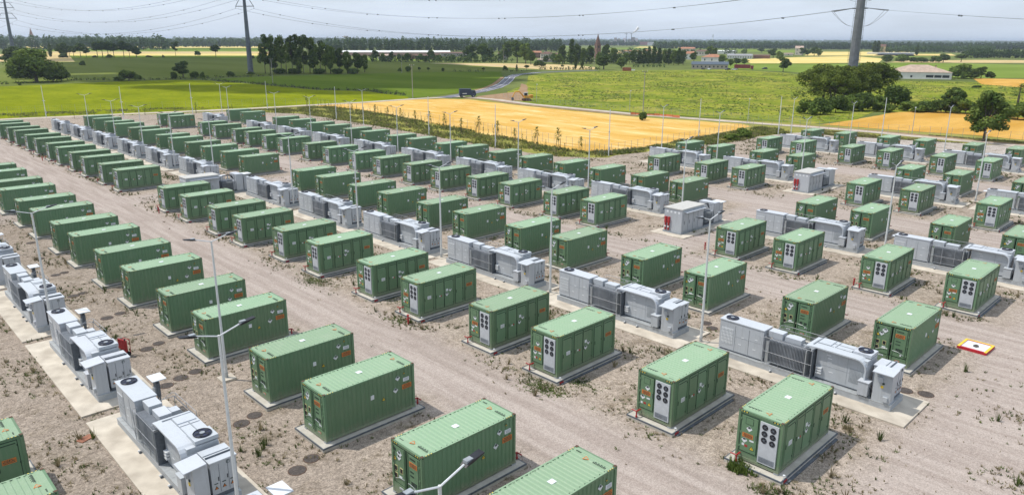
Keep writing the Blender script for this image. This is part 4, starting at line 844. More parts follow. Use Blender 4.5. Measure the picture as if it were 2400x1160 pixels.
W('far_woodland',124,2065,2330,12,rows=3,q=50,size=1.4,step=6)['label']='scrubby wood behind the far right barns'
W('far_woodland',137,2270,2560,11.5,rows=3,q=80,size=1.1,step=5.5)['label']='dark wood at the far right edge'
for i,(y,x0,x1,h,st) in enumerate(((104,-200,1200,24,18),(104.5,1150,2600,20,18),(101.5,-300,2700,24,26),(99.5,-300,2700,30,50))):
    o=W('horizon_woodland',y,x0,x1,h,rows=3,q=24,size=st*.24,step=st,depth=st,hv=.4,dens=.9); o['label']=('faint tree line on the left horizon','faint tree line on the right horizon','long thin tree line below the skyline','farthest bluish tree line on the skyline')[i]
W('village_greenery',146,870,1180,7,rows=2,step=6,q=50,size=.9,depth=6)['label']='mixed greenery among the village houses by the long barn'
W('village_greenery',150,1290,1480,10,rows=3,step=6,q=50,size=.9,depth=6)['label']='mixed greenery around the church end of the village'
W('village_greenery',150,1480,1605,11,rows=3,step=6,q=50,size=.9,depth=6)['label']='mixed greenery behind the conifer screen'
W('village_greenery',128,1380,1760,9,rows=2,step=8,q=40,size=1.2,depth=8,dens=.7)['label']='mixed greenery at the back of the village'
W('hedge',147,1000,1200,4,rows=1,step=3,q=20,size=.7,depth=3)['label']='clipped dark hedge below the village'
W('hedge',164,1260,1410,2.2,rows=1,step=2,q=14,size=.5,depth=2)['label']='low hedge along the lane to the village'
W('hedge',158,1480,1560,2.5,rows=1,step=2,q=14,size=.6,depth=2)['label']='low hedge left of the farmyard'
W('hedge',168.5,1050,1230,1.6,rows=1,step=3,q=12,size=.4,depth=2,dens=.5)['label']='ragged low ditch hedge left of the road bend'
for (x0,x1,y0,y1) in ((150,400,189,187),(400,640,187,178),(-100,150,203,192)):
    o=wood('ditch_growth',G([(x0,y0),(x1,y1)]),1.3,rows=1,step=2.0,q=9,size=.4,depth=1,m=LEAF,dens=.75,hv=.5); o['label']='dark weeds lining the ditch between left fields'
o=wood('ditch_growth',G([(480,188),(600,197),(740,210.5),(860,213.5),(940,224)]),.9,rows=2,step=1.6,q=8,size=.3,depth=2,m=LEAFY,dens=.7,hv=.5); o['label']='ragged grass line between the bright and dark crops'
# ------------------------------------------------------------------ verge growth and yard weeds (uncountable)
def tuft(mb,x,y,h,r_,m,n=7,w=.03):
    for _ in range(n):
        a=rnd.uniform(0,6.28); b=rnd.uniform(.2,1)*r_; hh=h*rnd.uniform(.4,1.1); bx,by=x+math.cos(a)*b*.35,y+math.sin(a)*b*.35; tx,ty=x+math.cos(a)*b,y+math.sin(a)*b
        c,s=-math.sin(a)*w,math.cos(a)*w
        mb.add([(bx-c,by-s,-.01),(bx+c,by+s,-.01),(tx+c*.8,ty+s*.8,hh*.7),(tx+(tx-bx)*.3,ty+(ty-by)*.3,hh)],[(0,1,2,3)],m)
def inpoly(x,y,P):
    c=False; j=len(P)-1
    for i in range(len(P)):
        if (P[i][1]>y)!=(P[j][1]>y) and x<(P[j][0]-P[i][0])*(y-P[i][1])/(P[j][1]-P[i][1])+P[i][0]: c=not c
        j=i
    return c
wd=MB()
obst=[(cx-3.5,cx+3.5,cy-1.6,cy+1.6) for cx,cy in CONT]+[(u-1.3,u+3.1,v-1.2,v+13.3) for u,vs in PCS.values() for v in vs]
def free(x,y): return not any(a<x<b and c<y<d for a,b,c,d in obst)
bands=[(23.8,.6,.5),(31.7,.8,1.6),(36,3.0,.7),(41.2,1.8,1.6),(48.9,1.8,1.6),(54,3,.35),(58,.8,.5),(65.3,.8,1.0),(73.8,2.2,1.0),(82.2,1.8,1.2),(8.3,1.6,1.1),(14.3,3,.7),(3,3,.9),(20,3,.25),(107,2.5,.9),(116,1.8,1.0),(141,4,.8),(151,4,.8),(99,1.0,.6),(134,1,.6)]
tot=sum(b[2]*b[1] for b in bands); nt_=0
while nt_<26000:
    b=rnd.choices(bands,[k[2]*k[1] for k in bands])[0]; x=rnd.gauss(b[0],b[1]*.75); y=5+ (200-5)*rnd.random()**1.6
    if not free(x,y) or not inpoly(x,y,YARD): continue
    if y<12.5 and x>36 and rnd.random()<.85: continue
    cl=math.sin(x*.9+y*.37)+math.sin(y*.53-x*.31)+math.sin(y*1.7+x*1.3)*.6
    if cl+rnd.uniform(-.8,.8)<.35: continue
    d=math.hypot(x,y); 
    if rnd.random()<.03: tuft(wd,x,y,rnd.uniform(.35,.75),.28,WEEDM if rnd.random()<.6 else DRYM,18,.025)
    else: tuft(wd,x,y,rnd.uniform(.04,.22),rnd.uniform(.08,.26),WEEDM if rnd.random()<.45 else DRYM,7,.02+d*.00015)
    nt_+=1
# small rings of growth hugging the plinths and slabs
for (a,b,c,d) in obst:
    if math.hypot(a,c)>150: continue
    for k in range(26):
        e=rnd.random(); 
        if e<.45: x,y=rnd.uniform(a,b),c-abs(rnd.gauss(0,.25))
        elif e<.75: x,y=a-abs(rnd.gauss(0,.3)),rnd.uniform(c,d)
        else: x,y=b+abs(rnd.gauss(0,.25)),rnd.uniform(c,d)
        if not free(x,y) or rnd.random()<.35: continue
        tuft(wd,x,y,rnd.uniform(.06,.28),.15,WEEDM if rnd.random()<.55 else DRYM,7,.02)
# scattered single weeds and pebbles everywhere off the road
for k in range(5000):
    x=rnd.uniform(0,60); y=rnd.uniform(5,110)
    if abs(x-28.1)<3.2 or not free(x,y): continue
    tuft(wd,x,y,rnd.uniform(.03,.12),rnd.uniform(.04,.1),DRYM,4,.02)
o=wd.build('yard_weeds'); o['kind']='stuff'; o['label']='dry and green weeds scattered over the gravel yard'
# moss-green patches in front of the second row
ms=MB()
for (x,y,n,r_) in ((31.3,29.6,500,1.1),(31.6,59.4,420,1.2),(31.5,45.5,160,.9),(34,50.2,200,1.2),(33.6,28.4,200,.8),(31.2,13.9,160,.6),(40.5,31,120,.8),(52,18,260,1.6),(55.5,15.6,200,1.2),(65,59.5,160,1.2)):
    for k in range(n):
        xx,yy=rnd.gauss(x,r_*.45),rnd.gauss(y,r_*.8)
        if free(xx,yy): tuft(ms,xx,yy,rnd.uniform(.03,.10),.1,LEAFY if rnd.random()<.6 else WEEDM,5,.022)
for k in range(110): tuft(ms,rnd.gauss(32.1,.25),rnd.gauss(15.9,.35),rnd.uniform(.15,.5),.2,LEAFY,9,.04)
o=ms.build('green_ground_cover'); o['kind']='stuff'; o['label']='bright green moss and ground cover by the near plinths'
vg_=MB()
DTL=[(Vector(a),Vector(b)) for L_ in (DT1,DT2) for a,b in zip(L_,L_[1:])]
def dtrack(x,y):
    p=Vector((x,y)); m_=99
    for a,b in DTL:
        ab=b-a; t=max(0,min(1,(p-a).dot(ab)/ab.length_squared)); m_=min(m_,(a+ab*t-p).length)
    return m_
def scatter(mb,poly,n,hmin,hmax,ms_,nb=6,w=.05,rr=.3):
    xs=[p[0] for p in poly]; ys=[p[1] for p in poly]; k=0; t=0
    while k<n and t<n*30:
        t+=1; x=rnd.uniform(min(xs),max(xs)); y=rnd.uniform(min(ys),max(ys))
        if not inpoly(x,y,poly): continue
        dt_=dtrack(x,y)
        if dt_<4.5: continue
        if math.sin(x*.5+y*.21)+math.sin(y*.33-x*.7)+rnd.uniform(-1.5,1.5)<-.4: continue
        tuft(mb,x,y,rnd.uniform(hmin,hmax)*(.5 if dt_<9 else 1),rr,rnd.choice(ms_),nb,w); k+=1
ST1=[(109,205),(108,172),(106,141.5),(103,114),(104,95),(110,88.5),(113,89),(113,97),(115,112),(121,146),(129,195),(129,229),(112,240),(98,229)]
scatter(vg_,ST1,8000,.12,.6,[HEDGEM,HEDGEM,HEDGEM,LEAFY,DRYM],7,.06,.4)
scatter(vg_,[(39,244),(96,228),(109,206),(126,231),(80,256),(39,268),(-10,275),(-10,252)],3500,.12,.5,[HEDGEM,HEDGEM,DRYM,LEAFY],6,.06,.4)
scatter(vg_,[(113,88.5),(151,82),(163,84),(176,81),(182,93),(150,92.5),(125,91),(113,95)],4500,.15,.6,[HEDGEM,HEDGEM,LEAFY,DRYM],6,.07,.4)
scatter(vg_,[(176,80),(176,71),(184,46),(187,36),(190,10),(200,10),(196,48),(190,80)],3500,.1,.5,[HEDGEM,DRYM],6,.08,.4)
MD=G([(1245,180),(1400,169),(1700,166),(1850,174),(1900,182),(2250,194),(2500,205),(2500,285),(2290,262),(2050,258),(1990,280),(1900,288),(1800,282),(1500,262),(1250,242),(1240,200)])
mg=MB()
def mtuft(n,h0,h1,m_,sc,th):
    k=0; t=0; xs=[p[0] for p in MD]; ys=[p[1] for p in MD]
    while k<n and t<n*40:
        t+=1; x=rnd.uniform(min(xs),max(xs)); y=rnd.uniform(min(ys),max(ys))
        if not inpoly(x,y,MD): continue
        if math.sin(x*.11*sc+y*.05*sc+1.7*math.sin(y*.06*sc))+math.sin(y*.13*sc-x*.07*sc+2*math.sin(x*.05*sc))+rnd.uniform(-.9,.9)<th: continue
        tuft(mg,x,y,rnd.uniform(h0,h1),rnd.uniform(.4,1.1),m_,5,.2); k+=1
mtuft(5000,.12,.3,HEDGEM,1.0,.2); mtuft(700,.15,.35,LEAF,1.5,1.3); mtuft(3500,.12,.3,LEAFY,.7,.5)
o=mg.build('meadow_growth'); o['kind']='stuff'; o['label']='rough tussocks and scrub growth over the meadow'
o=vg_.build('verge_weeds'); o['kind']='stuff'; o['label']='tall mixed weeds on the strip between yard and wheat'
# columnar hedge plants along the fence line, countable but tiny: one planted hedge
hp=[(127,233),(128.5,195),(119.5,146.5),(113.2,112.5),(110.5,97)]; PHH=MB(); cnt=0
P=[Vector(p) for p in hp]
SHR=[]
for a,b in zip(P,P[1:]):
    n=int((b-a).length/2.0)
    for k in range(n):
        p=a.lerp(b,k/n)+Vector((rnd.uniform(-.3,.3),rnd.uniform(-.3,.3))); SHR.append(p)
def hshrub():
    root=empty('hedge_shrub'); t=MB(); t.bar((0,0,0),(0,0,.8),.03,BARK,4); t.build('stem',root); c=MB()
    for z,r_ in ((.4,.28),(.8,.3),(1.2,.24),(1.6,.14)): leafquads(c,(0,0,z),(r_,r_,.3),14,.10,LEAFY,shell=.3)
    c.build('foliage',root); return root
hs_=hshrub()
for i,p in enumerate(SHR):
    o=hs_ if i==0 else copy_tree(hs_); o.location=(p.x,p.y,0); s=rnd.uniform(.4,1.0); o.scale=(s*.9,s*.9,s*rnd.uniform(.8,1.3)); o.rotation_euler=(0,0,rnd.uniform(0,6))
    tag(o,'small upright green shrub in the planted row along the left of the wheat','shrub','shrubs planted along the wheat')
# ------------------------------------------------------------------ fences
def fence(pts,step,h,label,mesh=True):
    root=empty('wire_fence',label=label,cat='fence'); P=[Vector(p) for p in pts]; first=None; Q=[]
    for a,b in zip(P,P[1:]):
        n=max(1,int((b-a).length/step)); Q+=[a.lerp(b,k/n) for k in range(n)]
    Q.append(P[-1]); Q=Q[:100]
    pm=MB(); pm.bar((0,0,0),(0,0,h),.035,MGREY,5)
    for q_ in Q:
        if first is None: o=pm.build('post',root); first=o
        else: o=first.copy(); COL.objects.link(o); o.parent=root
        o.location=(q_.x,q_.y,0)
    w=MB()
    for z in (.1,h*.33,h*.66,h*.97):
        for a,b in zip(Q,Q[1:]): w.bar((a.x,a.y,z),(b.x,b.y,z),.008,MGREY,3)
    if mesh:
        for a,b in zip(Q,Q[1:]):
            for k in range(6): p=a.lerp(b,k/6); w.bar((p.x,p.y,.1),(p.x,p.y,h*.97),.006,MGREY,3)
    w.build('wire',root); return root
fence([(112,90),(115,97.5),(117.5,112),(122,140)],1.9,2.1,'thin wire fence with dark posts along the lower edge of the wheat')
fence([(122,140),(130,190),(130,232),(112,244),(55,262),(0,276)],3.4,2.1,'thin wire fence behind the saplings and the far yard corner')
fence([(112,90),(150,91),(178,94),(190,72),(196,48),(200,20)],2.2,2.1,'thin wire fence behind the yard at right')
fence(G([(1180,229),(1250,240),(1500,262),(1800,283),(1900,290)]),2.6,1.6,'long wire fence between the meadow and the dirt track')
# orange safety netting by the utility pole
nm=mat('orange_netting',(.60,.19,.08),.7,var=.15,scale=2)
root=empty('safety_netting',label='bright orange plastic safety netting along the dirt track',cat='safety net'); P=[Vector(p) for p in G([(1478,269),(1510,270.5),(1545,272),(1593,277)])]; mb=MB()
for a,b in zip(P,P[1:]):
    n=max(2,int((b-a).length/1.2))
    for k in range(n):
        p,q_=a.lerp(b,k/n),a.lerp(b,(k+1)/n); z0,z1=rnd.uniform(.02,.1),rnd.uniform(.45,.75); dn=Vector((.015,.03))
        mb.add([(p.x,p.y,z0),(q_.x,q_.y,z0),(q_.x,q_.y,z1),(p.x,p.y,z1*.97),(p.x+dn.x,p.y+dn.y,z0),(q_.x+dn.x,q_.y+dn.y,z0),(q_.x+dn.x,q_.y+dn.y,z1),(p.x+dn.x,p.y+dn.y,z1*.97)],[(0,1,2,3),(7,6,5,4),(3,2,6,7)],nm)
mb.build('net',root)
for i,k in enumerate([a.lerp(b,t) for a,b in zip(P,P[1:]) for t in (0,.33,.66)]):
    pb=MB(); pb.bar((k.x,k.y,0),(k.x,k.y,1.25),.03,RUST,4); pb.build('stake',root)
# ------------------------------------------------------------------ manholes, pit cover, fire cart, hydrants, terracotta lid
for i,(x,y) in enumerate(((16.2,39.0),(15.2,38.6),(15.2,31.9),(16.3,32.4),(13.8,46.7),(14.9,47.2),(16.0,47.5),(14.9,53.7),(15.9,54.2),(14.7,62.4),(15.8,62.8),(15.0,70.4),(14.2,70.1),(14.6,77.9),(15.4,78.2),(15.2,24.0),(48.4,12.0),(48.0,13.1),(47.3,14.2),(48.3,27.4),(48.9,28.3),(15.3,17.2),(14.8,85.2),(15.6,92.8))):
    mb=MB(); mb.disc((0,0,0),.46,'z',.016,RUST,24); mb.disc((0,0,.0),.42,'z',.022,IRON,24); mb.disc((0,0,.022),.33,'z',.006,IRON,20)
    for k in range(5): mb.box(-.26,.26,-.24+k*.11,-.21+k*.11,.028,.034,IRON)
    if i==0: mh=mb.build('manhole_cover'); o=mh
    else: o=mh.copy(); COL.objects.link(o)
    o.location=(x,y,.0); sc_=rnd.uniform(.88,1.06); o.scale=(sc_,sc_,1); o.rotation_euler=(0,0,rnd.uniform(0,3)); near='by the right hand skids' if x>40 else 'left of the front containers'
    tag(o,'round dark manhole cover, %s in the series, %s'%(ORD[i] if i<24 else 'last',near),'manhole cover','round manhole covers')
root=empty('sign_cover',(59.0,11.95,0),R(-2),'low red and yellow framed white cover lying on gravel at right','cover'); rr_=mat('red_frame',(.45,.02,.03),.5,var=.1)
for (a,b,c,d,m_) in ((-1.0,1.0,-.95,-.78,YEL),(-1.0,1.0,.78,.95,YEL),(-1.0,-.83,-.78,.78,rr_),(.83,1.0,-.78,.78,YEL)):
    mb=MB(); mb.box(a,b,c,d,0,.2,rr_,m_); mb.build('frame_bar',root)
mb=MB(); mb.box(-.83,.83,-.78,.78,0,.15,LABEL); mb.build('cover_sheet',root); mb=MB(); mb.prism([(-.3,-.1),(-.05,-.22),(.28,-.08),(.34,.1),(.05,.2),(-.22,.12)],'z',.15,.17,IRON); mb.build('dark_patch',root)
root=empty('fire_extinguisher_cart',(13.4,53.6,0),R(20),'red wheeled fire extinguisher cart on the gravel, lower left','fire extinguisher')
for y in (-.17,.17): mb=MB(); mb.bar((0,y,.2),(0,y,1.15),.14,RED,10); mb.bar((0,y,1.15),(0,y,1.3),.06,BLACK,6); mb.build('cylinder',root)
mb=MB(); mb.path([(.22,-.35,.2),(.25,-.35,1.2),(.25,.35,1.2),(.22,.35,.2)],.03,RED); mb.build('handle',root)
for y in (-.36,.32): mb=MB(); mb.disc((.08,y,.18),.18,'y',.06,BLACK,12); mb.build('wheel',root)
mb=MB(); mb.box(-.2,-.1,-.3,.3,.6,1.3,RED); mb.build('hose_box',root)
mb=MB(); mb.box(-.4,.4,-.25,.25,0,.05,mat('terracotta_lid',(.30,.13,.08),.85,var=.2)); o=mb.build('pit_lid'); x,y=g(201,1028); o.location=(x,y,0); o.rotation_euler=(0,0,.4); tag(o,'rusty red rectangular lid in the gravel at lower left','lid')
def hydrant():
    root=empty('red_hydrant'); mb=MB(); mb.bar((0,0,0),(0,0,.75),.07,RED,8); mb.disc((0,0,.75),.11,'z',.06,RED,8); mb.build('body',root)
    mb=MB(); mb.bar((-.2,0,.5),(.2,0,.5),.045,RED,6); mb.build('outlet',root); return root
hy=hydrant()
for i,(px,py,d) in enumerate(((957,760,'left of the third fan container in front of the track'),(373,500,'left of the plinth where the second block of fan containers starts'),(100,377,'in the far left row beside the gravel track'),(2000,672,'in the yard behind the cargo row at right'),(1652,585,'beside the fan container right of the nearest lamp'))):
    o=hy if i==0 else copy_tree(hy); x,y=g(px,py); o.location=(x,y,0); tag(o,'small red hydrant '+d,'hydrant','red hydrants in the yard')
# ------------------------------------------------------------------ pylons and conductors
PYM=mat('pylon_steel',(.13,.145,.17),.55,metal=.2,var=.2,scale=.6); PYB=mat('big_pylon_steel',(.17,.18,.20),.5,metal=.25,var=.18,scale=.5)
P0,P1,P2=[Vector(g(*p)) for p in ((36,150),(588,172),(1989,236))]
def perp(p): d=p.normalized(); return Vector((d.y,-d.x))
A0,A1=perp(P0),perp(P1)
LV0=[(39,7.0),(48,6.2),(57,5.2)]; LV1=[(42.3,5.6),(51,5.0),(59.5,4.2)]
def tubular(P,A,LV,label):
    root=empty('power_pylon',(P.x,P.y,0),math.atan2(A.y,A.x),label,'pylon'); H_=66
    mb=MB()
    for k in range(6):
        a,b=k/6,(k+1)/6; mb.bar((0,0,H_*a),(0,0,H_*b),1.9-1.35*a,PYM,12,1.9-1.35*b); mb.bar((0,0,H_*b-.15),(0,0,H_*b+.15),1.98-1.35*b,PYM,12)
    mb.build('mast',root); b=MB(); b.box(-2.6,2.6,-2.6,2.6,-.1,.4,CONC); b.build('footing',root)
    for z,w in LV:
        a=MB(); a.bar((-w,0,z),(w,0,z+.3),.22,PYM,4)
        for s in (-1,1): a.bar((s*w,0,z),(s*w*.55,0,z+4.4),.19,PYM,4)
        a.bar((-w*.55,0,z+4.4),(w*.55,0,z+4.4),.19,PYM,4); ar=a.build('crossarm',root)
        i_=MB()
        for s in (-1,1): i_.bar((s*w,0,z),(s*w,0,z-1.3),.12,DGREY,5)
        i_.build('insulator',ar)
tubular(P0,A0,LV0,'leftmost dark tubular pylon leaning into the left edge'); tubular(P1,A1,LV1,'middle dark tubular pylon left of the tall grove')
DL=(P1-P2).normalized(); DR=Vector((.93,-.36)).normalized(); DR=(P2.normalized()*-.45+Vector((P2.normalized().y,-P2.normalized().x))).normalized(); ND=Vector((-DL.y,DL.x)) 
root=empty('power_pylon',(P2.x,P2.y,0),0,'big grey pylon rising behind the umbrella pines','pylon'); mb=MB(); r0,r1,H_=1.95,1.1,60
for k in range(8):
    a,b=k/8,(k+1)/8; mb.bar((0,0,H_*a),(0,0,H_*b),r0+(r1-r0)*a,PYB,12,r0+(r1-r0)*b); mb.bar((0,0,H_*b-.2),(0,0,H_*b+.2),r0+(r1-r0)*b+.12,PYB,12)
mb.build('mast',root); b=MB(); b.box(-3.2,3.2,-3.2,3.2,-.1,.5,CONC); b.build('footing',root)
VP=Vector((P2.normalized().y,-P2.normalized().x))
for s in (-1,1):
    l=MB()
    off=lambda z,e=.35: VP*s*(r0+(r1-r0)*z/H_+e)
    for k in range(29):
        z=1+k*2; a_,b_=off(z),off(z+2); l.bar((a_.x,a_.y,z),(b_.x,b_.y,z+2),.05,PYM,4)
        for dz in (0,.7,1.4): p=off(z+dz,.5); q_=off(z+dz,0); l.bar((p.x,p.y,z+dz),(q_.x,q_.y,z+dz),.035,PYM,3)
    l.build('ladder',root)
TE={}
for j,z in enumerate((33.2,42,51)):
    a=MB(); a.bar((-VP.x*2.6,-VP.y*2.6,z),(VP.x*2.6,VP.y*2.6,z),.22,PYM,6); ar=a.build('crossarm',root); i_=MB()
    for D,nm_ in ((DL,'L'),(DR,'R')):
        n_=Vector((-D.y,D.x))
        for s in (-1,1):
            e=D*9.5+n_*s*1.6; TE[j,nm_,s]=(P2.x+e.x,P2.y+e.y,z-.9)
            for o_ in (-.3,.3): st=VP*(1.6 if D.dot(VP)>0 else -1.6); i_.bar((st.x,st.y,z+.15),(e.x+n_.x*o_,e.y+n_.y*o_,z-.9+o_*.4),.10,PYM,5)
            pts=[]
            for k in range(13):
                t=k/12; p=e*(1-t)+VP*(1 if D.dot(VP)>0 else -1)*1.8*t; pts.append((p.x,p.y,z-.9-5.4*math.sin(t*math.pi/2)))
            i_.path(pts,.05,PYM,4)
    i_.build('insulator',ar)
def span(a,b,sag,label):
    mb=MB(); a=Vector(a); b=Vector(b); d=(b-a).normalized(); n=Vector((-d.y,d.x,0))
    for o_ in (-.25,.25):
        pts=[a.lerp(b,k/40)+n*o_-Vector((0,0,4*sag*(k/40)*(1-k/40))) for k in range(41)]
        mb.path(pts,.032,DGREY,4)
        if o_>0:
            for k in range(3,40,5): p=pts[k]; mb.box(p[0]-.4,p[0]+.1,p[1]-.4,p[1]+.1,p[2]-.35,p[2]+.15,DGREY)
    o=mb.build('power_line'); tag(o,label,'power line','overhead conductors')
def AE(P,A,w,s,z): e=P+A*w*s; return (e.x,e.y,z-1.3)
PL=P0+(P0-P1)*.9; PR=P2+DR*330
for j,lv in enumerate(('lowest','middle','top')):
    for s in (-1,1):
        sd='near' if s<0 else 'far'; z0,w0=LV0[j]; z1,w1=LV1[j]
        span(AE(PL,A0,w0,s,z0),AE(P0,A0,w0,s,z0),15,'%s %s conductor pair left of the leftmost pylon'%(lv,sd))
        span(AE(P0,A0,w0,s,z0),AE(P1,A1,w1,s,z1),14,'%s %s conductor pair between left and middle pylons'%(lv,sd))
        span(AE(P1,A1,w1,s,z1),TE[j,'L',s],13,'%s %s conductor pair between middle and right pylons'%(lv,sd))
        span(TE[j,'R',s],(PR.x+s*2,PR.y+s*2,TE[j,'R',s][2]-1),8,'%s %s conductor pair right of the big pylon'%(lv,sd))
# ------------------------------------------------------------------ buildings of the village and farms
TILE=mat('terracotta_tiles',(.36,.17,.10),.9,var=.25,scale=.8); TILE2=mat('brown_tiles',(.15,.085,.065),.9,var=.25,scale=.8); TILE3=mat('pale_tiles',(.45,.34,.27),.9,var=.15,scale=.5); SLATE=mat('blue_grey_sheet',(.07,.095,.125),.6,var=.15); 
PLAS=mat('cream_plaster',(.60,.54,.44),.9,var=.08,scale=.4); PLASW=mat('white_plaster',(.68,.67,.63),.9,var=.08,scale=.4); BRK=mat('brick_wall',(.22,.125,.09),.9,var=.25,scale=.9); STN=mat('grey_stone',(.30,.28,.26),.9,var=.15,scale=.4); SHEET=mat('white_sheet_roof',(.74,.74,.72),.6,var=.06); WGL=mat('window_glass',(.03,.035,.045),.2,var=.3)
def house(px,py,wpx,dep,hpx,rz,wall,roof,label,nwin=4,floors=1,rh=None,name='house',chim=1,hip=False):
    x,y=g(px,py); d=math.hypot(x,y); w=wpx*d/FPX; h=hpx*d/FPX; face=math.atan2(y,x)-math.pi/2+R(rz)
    root=empty(name,(x,y,0),face,label,name.replace('_',' '))
    # local: x along the facade, -y... towards the camera is +y after rotation; keep facade at y=0 and body behind
    sgn=1
    b=MB(); b.box(-w/2,w/2,0,dep,-.1,h,wall); b.build('wall',root)
    rh=rh if rh is not None else h*.35; ov=.4
    r=MB(); y0,y1=-ov,dep+ov; ym=(y0+y1)/2
    if hip:
        i=w*.36; vs=[(-w/2-ov,y0,h),(w/2+ov,y0,h),(w/2+ov,y1,h),(-w/2-ov,y1,h),(-w/2+i,ym,h+rh),(w/2-i,ym,h+rh)]
        r.add(vs,[(0,1,5,4),(1,2,5),(2,3,4,5),(3,0,4),(3,2,1,0)],roof)
    else: r.prism([(y0,h),(y1,h),(y1,h+.15),(ym,h+rh),(y0,h+.15)],'x',-w/2-ov,w/2+ov,roof)
    ro=r.build('roof',root)
    for k in range(chim):
        c=MB(); cx=w*(-.2+.4*k); c.box(cx-.3,cx+.3,ym-.3,ym+.3,h+rh*.5,h+rh+.8,wall); c.box(cx-.4,cx+.4,ym-.4,ym+.4,h+rh+.8,h+rh+.92,TILE2); c.build('chimney',ro)
    for f in range(floors):
        fh=h/floors
        for k in range(nwin):
            cx=-w/2+w*(k+.5)/nwin; wm=MB(); ww=min(.55,w/nwin*.28); wm.box(cx-ww,cx+ww,-.03,0,f*fh+fh*.32,f*fh+fh*.72,WGL); wm.build('window',root)
    return root
H=house
H(2152,185.5,116,11,13,6,PLASW,TILE3,'white bungalow with broad pale hip roof and porch at right',nwin=0,rh=4.2,chim=0,hip=True,name='bungalow')
x,y=g(2152,185.5); bg=[o for o in COL.objects if o.name.startswith('bungalow')][-1]; dd=math.hypot(x,y)/FPX
for fx in (-37,-13): mb=MB(); mb.box(fx*dd-.55,fx*dd+.55,-.04,0,.8,2.0,WGL); f=mb.build('window',bg)
mb=MB(); mb.box(13*dd,54*dd,-.06,-.02,.8,2.3,WGL); mb.build('porch_opening',bg)
for fx in (12,27,41,55): mb=MB(); mb.box(fx*dd-.18,fx*dd+.18,-.2,-.03,0,2.7,PLASW); mb.build('pillar',bg)
mb=MB(); mb.box(12*dd,55*dd,-.16,-.05,0,.8,PLASW); mb.build('parapet',bg)
for fx in (-2,16,30): mb=MB(); mb.box(fx*dd-.35,fx*dd+.35,5.4,6,5,7.6,TILE3); mb.box(fx*dd-.5,fx*dd+.5,5.3,6.1,7.6,7.8,TILE2); mb.build('chimney',bg)
H(925,131,250,30,7,0,mat('pink_shed_wall',(.42,.27,.22),.9,var=.2,scale=.1),SHEET,'very long low barn with white roof left of the village',nwin=0,rh=2.4,name='long_barn',chim=0)
H(1065,133,60,20,7,4,STN,TILE2,'grey barn between trees at the end of the long barn',nwin=4,name='barn',chim=0)
H(905,141,30,10,9,8,STN,TILE3,'small grey farmhouse below the long barn',nwin=3,chim=1)
H(990,139,56,12,7,-4,BRK,TILE2,'long brown roofed farmhouse below the long barn',nwin=5,chim=1)
H(1178,141,20,10,12,0,STN,TILE2,'narrow stone house at the village west end',nwin=2,floors=2)
H(1284,140,32,13,12,3,PLAS,TILE2,'cream two storey villa with many windows, left of church',nwin=6,floors=2,rh=2.6,hip=True)
H(1255,136,28,12,11,10,BRK,TILE,'brick farmhouse beside the cream villa',nwin=3,floors=2)
H(1306,141,20,10,11,-6,mat('grey_plaster',(.25,.23,.25),.9,var=.1),TILE2,'dark grey house right of the cream villa',nwin=2)
H(1282,146,42,8,5,0,STN,TILE3,'low garden wall house before the cream villa',nwin=3,chim=0)
H(1468,126,16,10,5,0,PLAS,TILE,'small orange roofed house behind conifers, left',nwin=2); H(1487,126,18,10,5,6,PLAS,TILE,'small orange roofed house behind conifers, right',nwin=2)
H(1519,131,14,10,10,0,PLAS,TILE,'cream house hidden between the conifers',nwin=2)
H(1610,126,30,12,10,-12,PLAS,TILE,'house with bright terracotta roof, back of the farmyard',nwin=3,floors=2)
H(1616,140,24,14,12,14,PLASW,TILE,'white gabled house left in the farmyard',nwin=2,floors=2,rh=2.8)
H(1650,131,34,12,9,-4,PLAS,TILE2,'long brown roofed house behind the farmyard',nwin=6)
H(1668,147,46,14,11,-10,PLASW,TILE,'white house with red hip roof in the farmyard',nwin=3,rh=3,hip=True)
H(1663,162,78,14,9,0,mat('beige_block',(.42,.37,.31),.9,var=.12),SLATE,'open shed with dark blue grey roof in the farmyard',nwin=9,rh=2.2,name='farm_shed',chim=0)
H(1703,127,38,16,6,2,PLASW,SHEET,'white roofed hall right of the farmyard',nwin=0,rh=1.2,name='hall',chim=0)
H(1733,138,52,14,6,-2,PLASW,mat('grey_sheet',(.27,.27,.28),.7,var=.1),'long grey roofed stable right of the farmyard',nwin=10,name='stable',chim=0,rh=2.2)
H(1785,138,34,14,6,2,BRK,TILE2,'brown barn next to the long stable',nwin=0,name='barn',chim=0)
H(1848,131,18,8,4,0,PLAS,TILE3,'tiny cream shed in the fields left of the pylon',nwin=1,chim=0); H(1872,130,16,9,14,0,PLAS,TILE3,'pale house among trees left of the pylon',nwin=2,floors=2)
H(2087,128,86,12,3,0,PLASW,SHEET,'low long white wall building right of the big pylon',nwin=0,rh=.4,name='low_building',chim=0)
H(2068,124,10,8,12,0,mat('ochre_plaster',(.4,.33,.2),.9),TILE2,'narrow ochre house by the far cypresses',nwin=1,floors=2)
H(2240,123,40,14,5,0,PLAS,TILE3,'pale farm roofs before the far right wood',nwin=3,chim=0)
H(150,107,22,20,4,0,PLASW,SHEET,'far white roofed hall at left',nwin=0,name='hall',chim=0); H(365,104,26,20,4,0,PLAS,SHEET,'far pale hall on the left horizon',nwin=0,name='hall',chim=0); H(392,106,18,14,5,0,PLASW,TILE,'far house right of the pale hall at left',nwin=2)
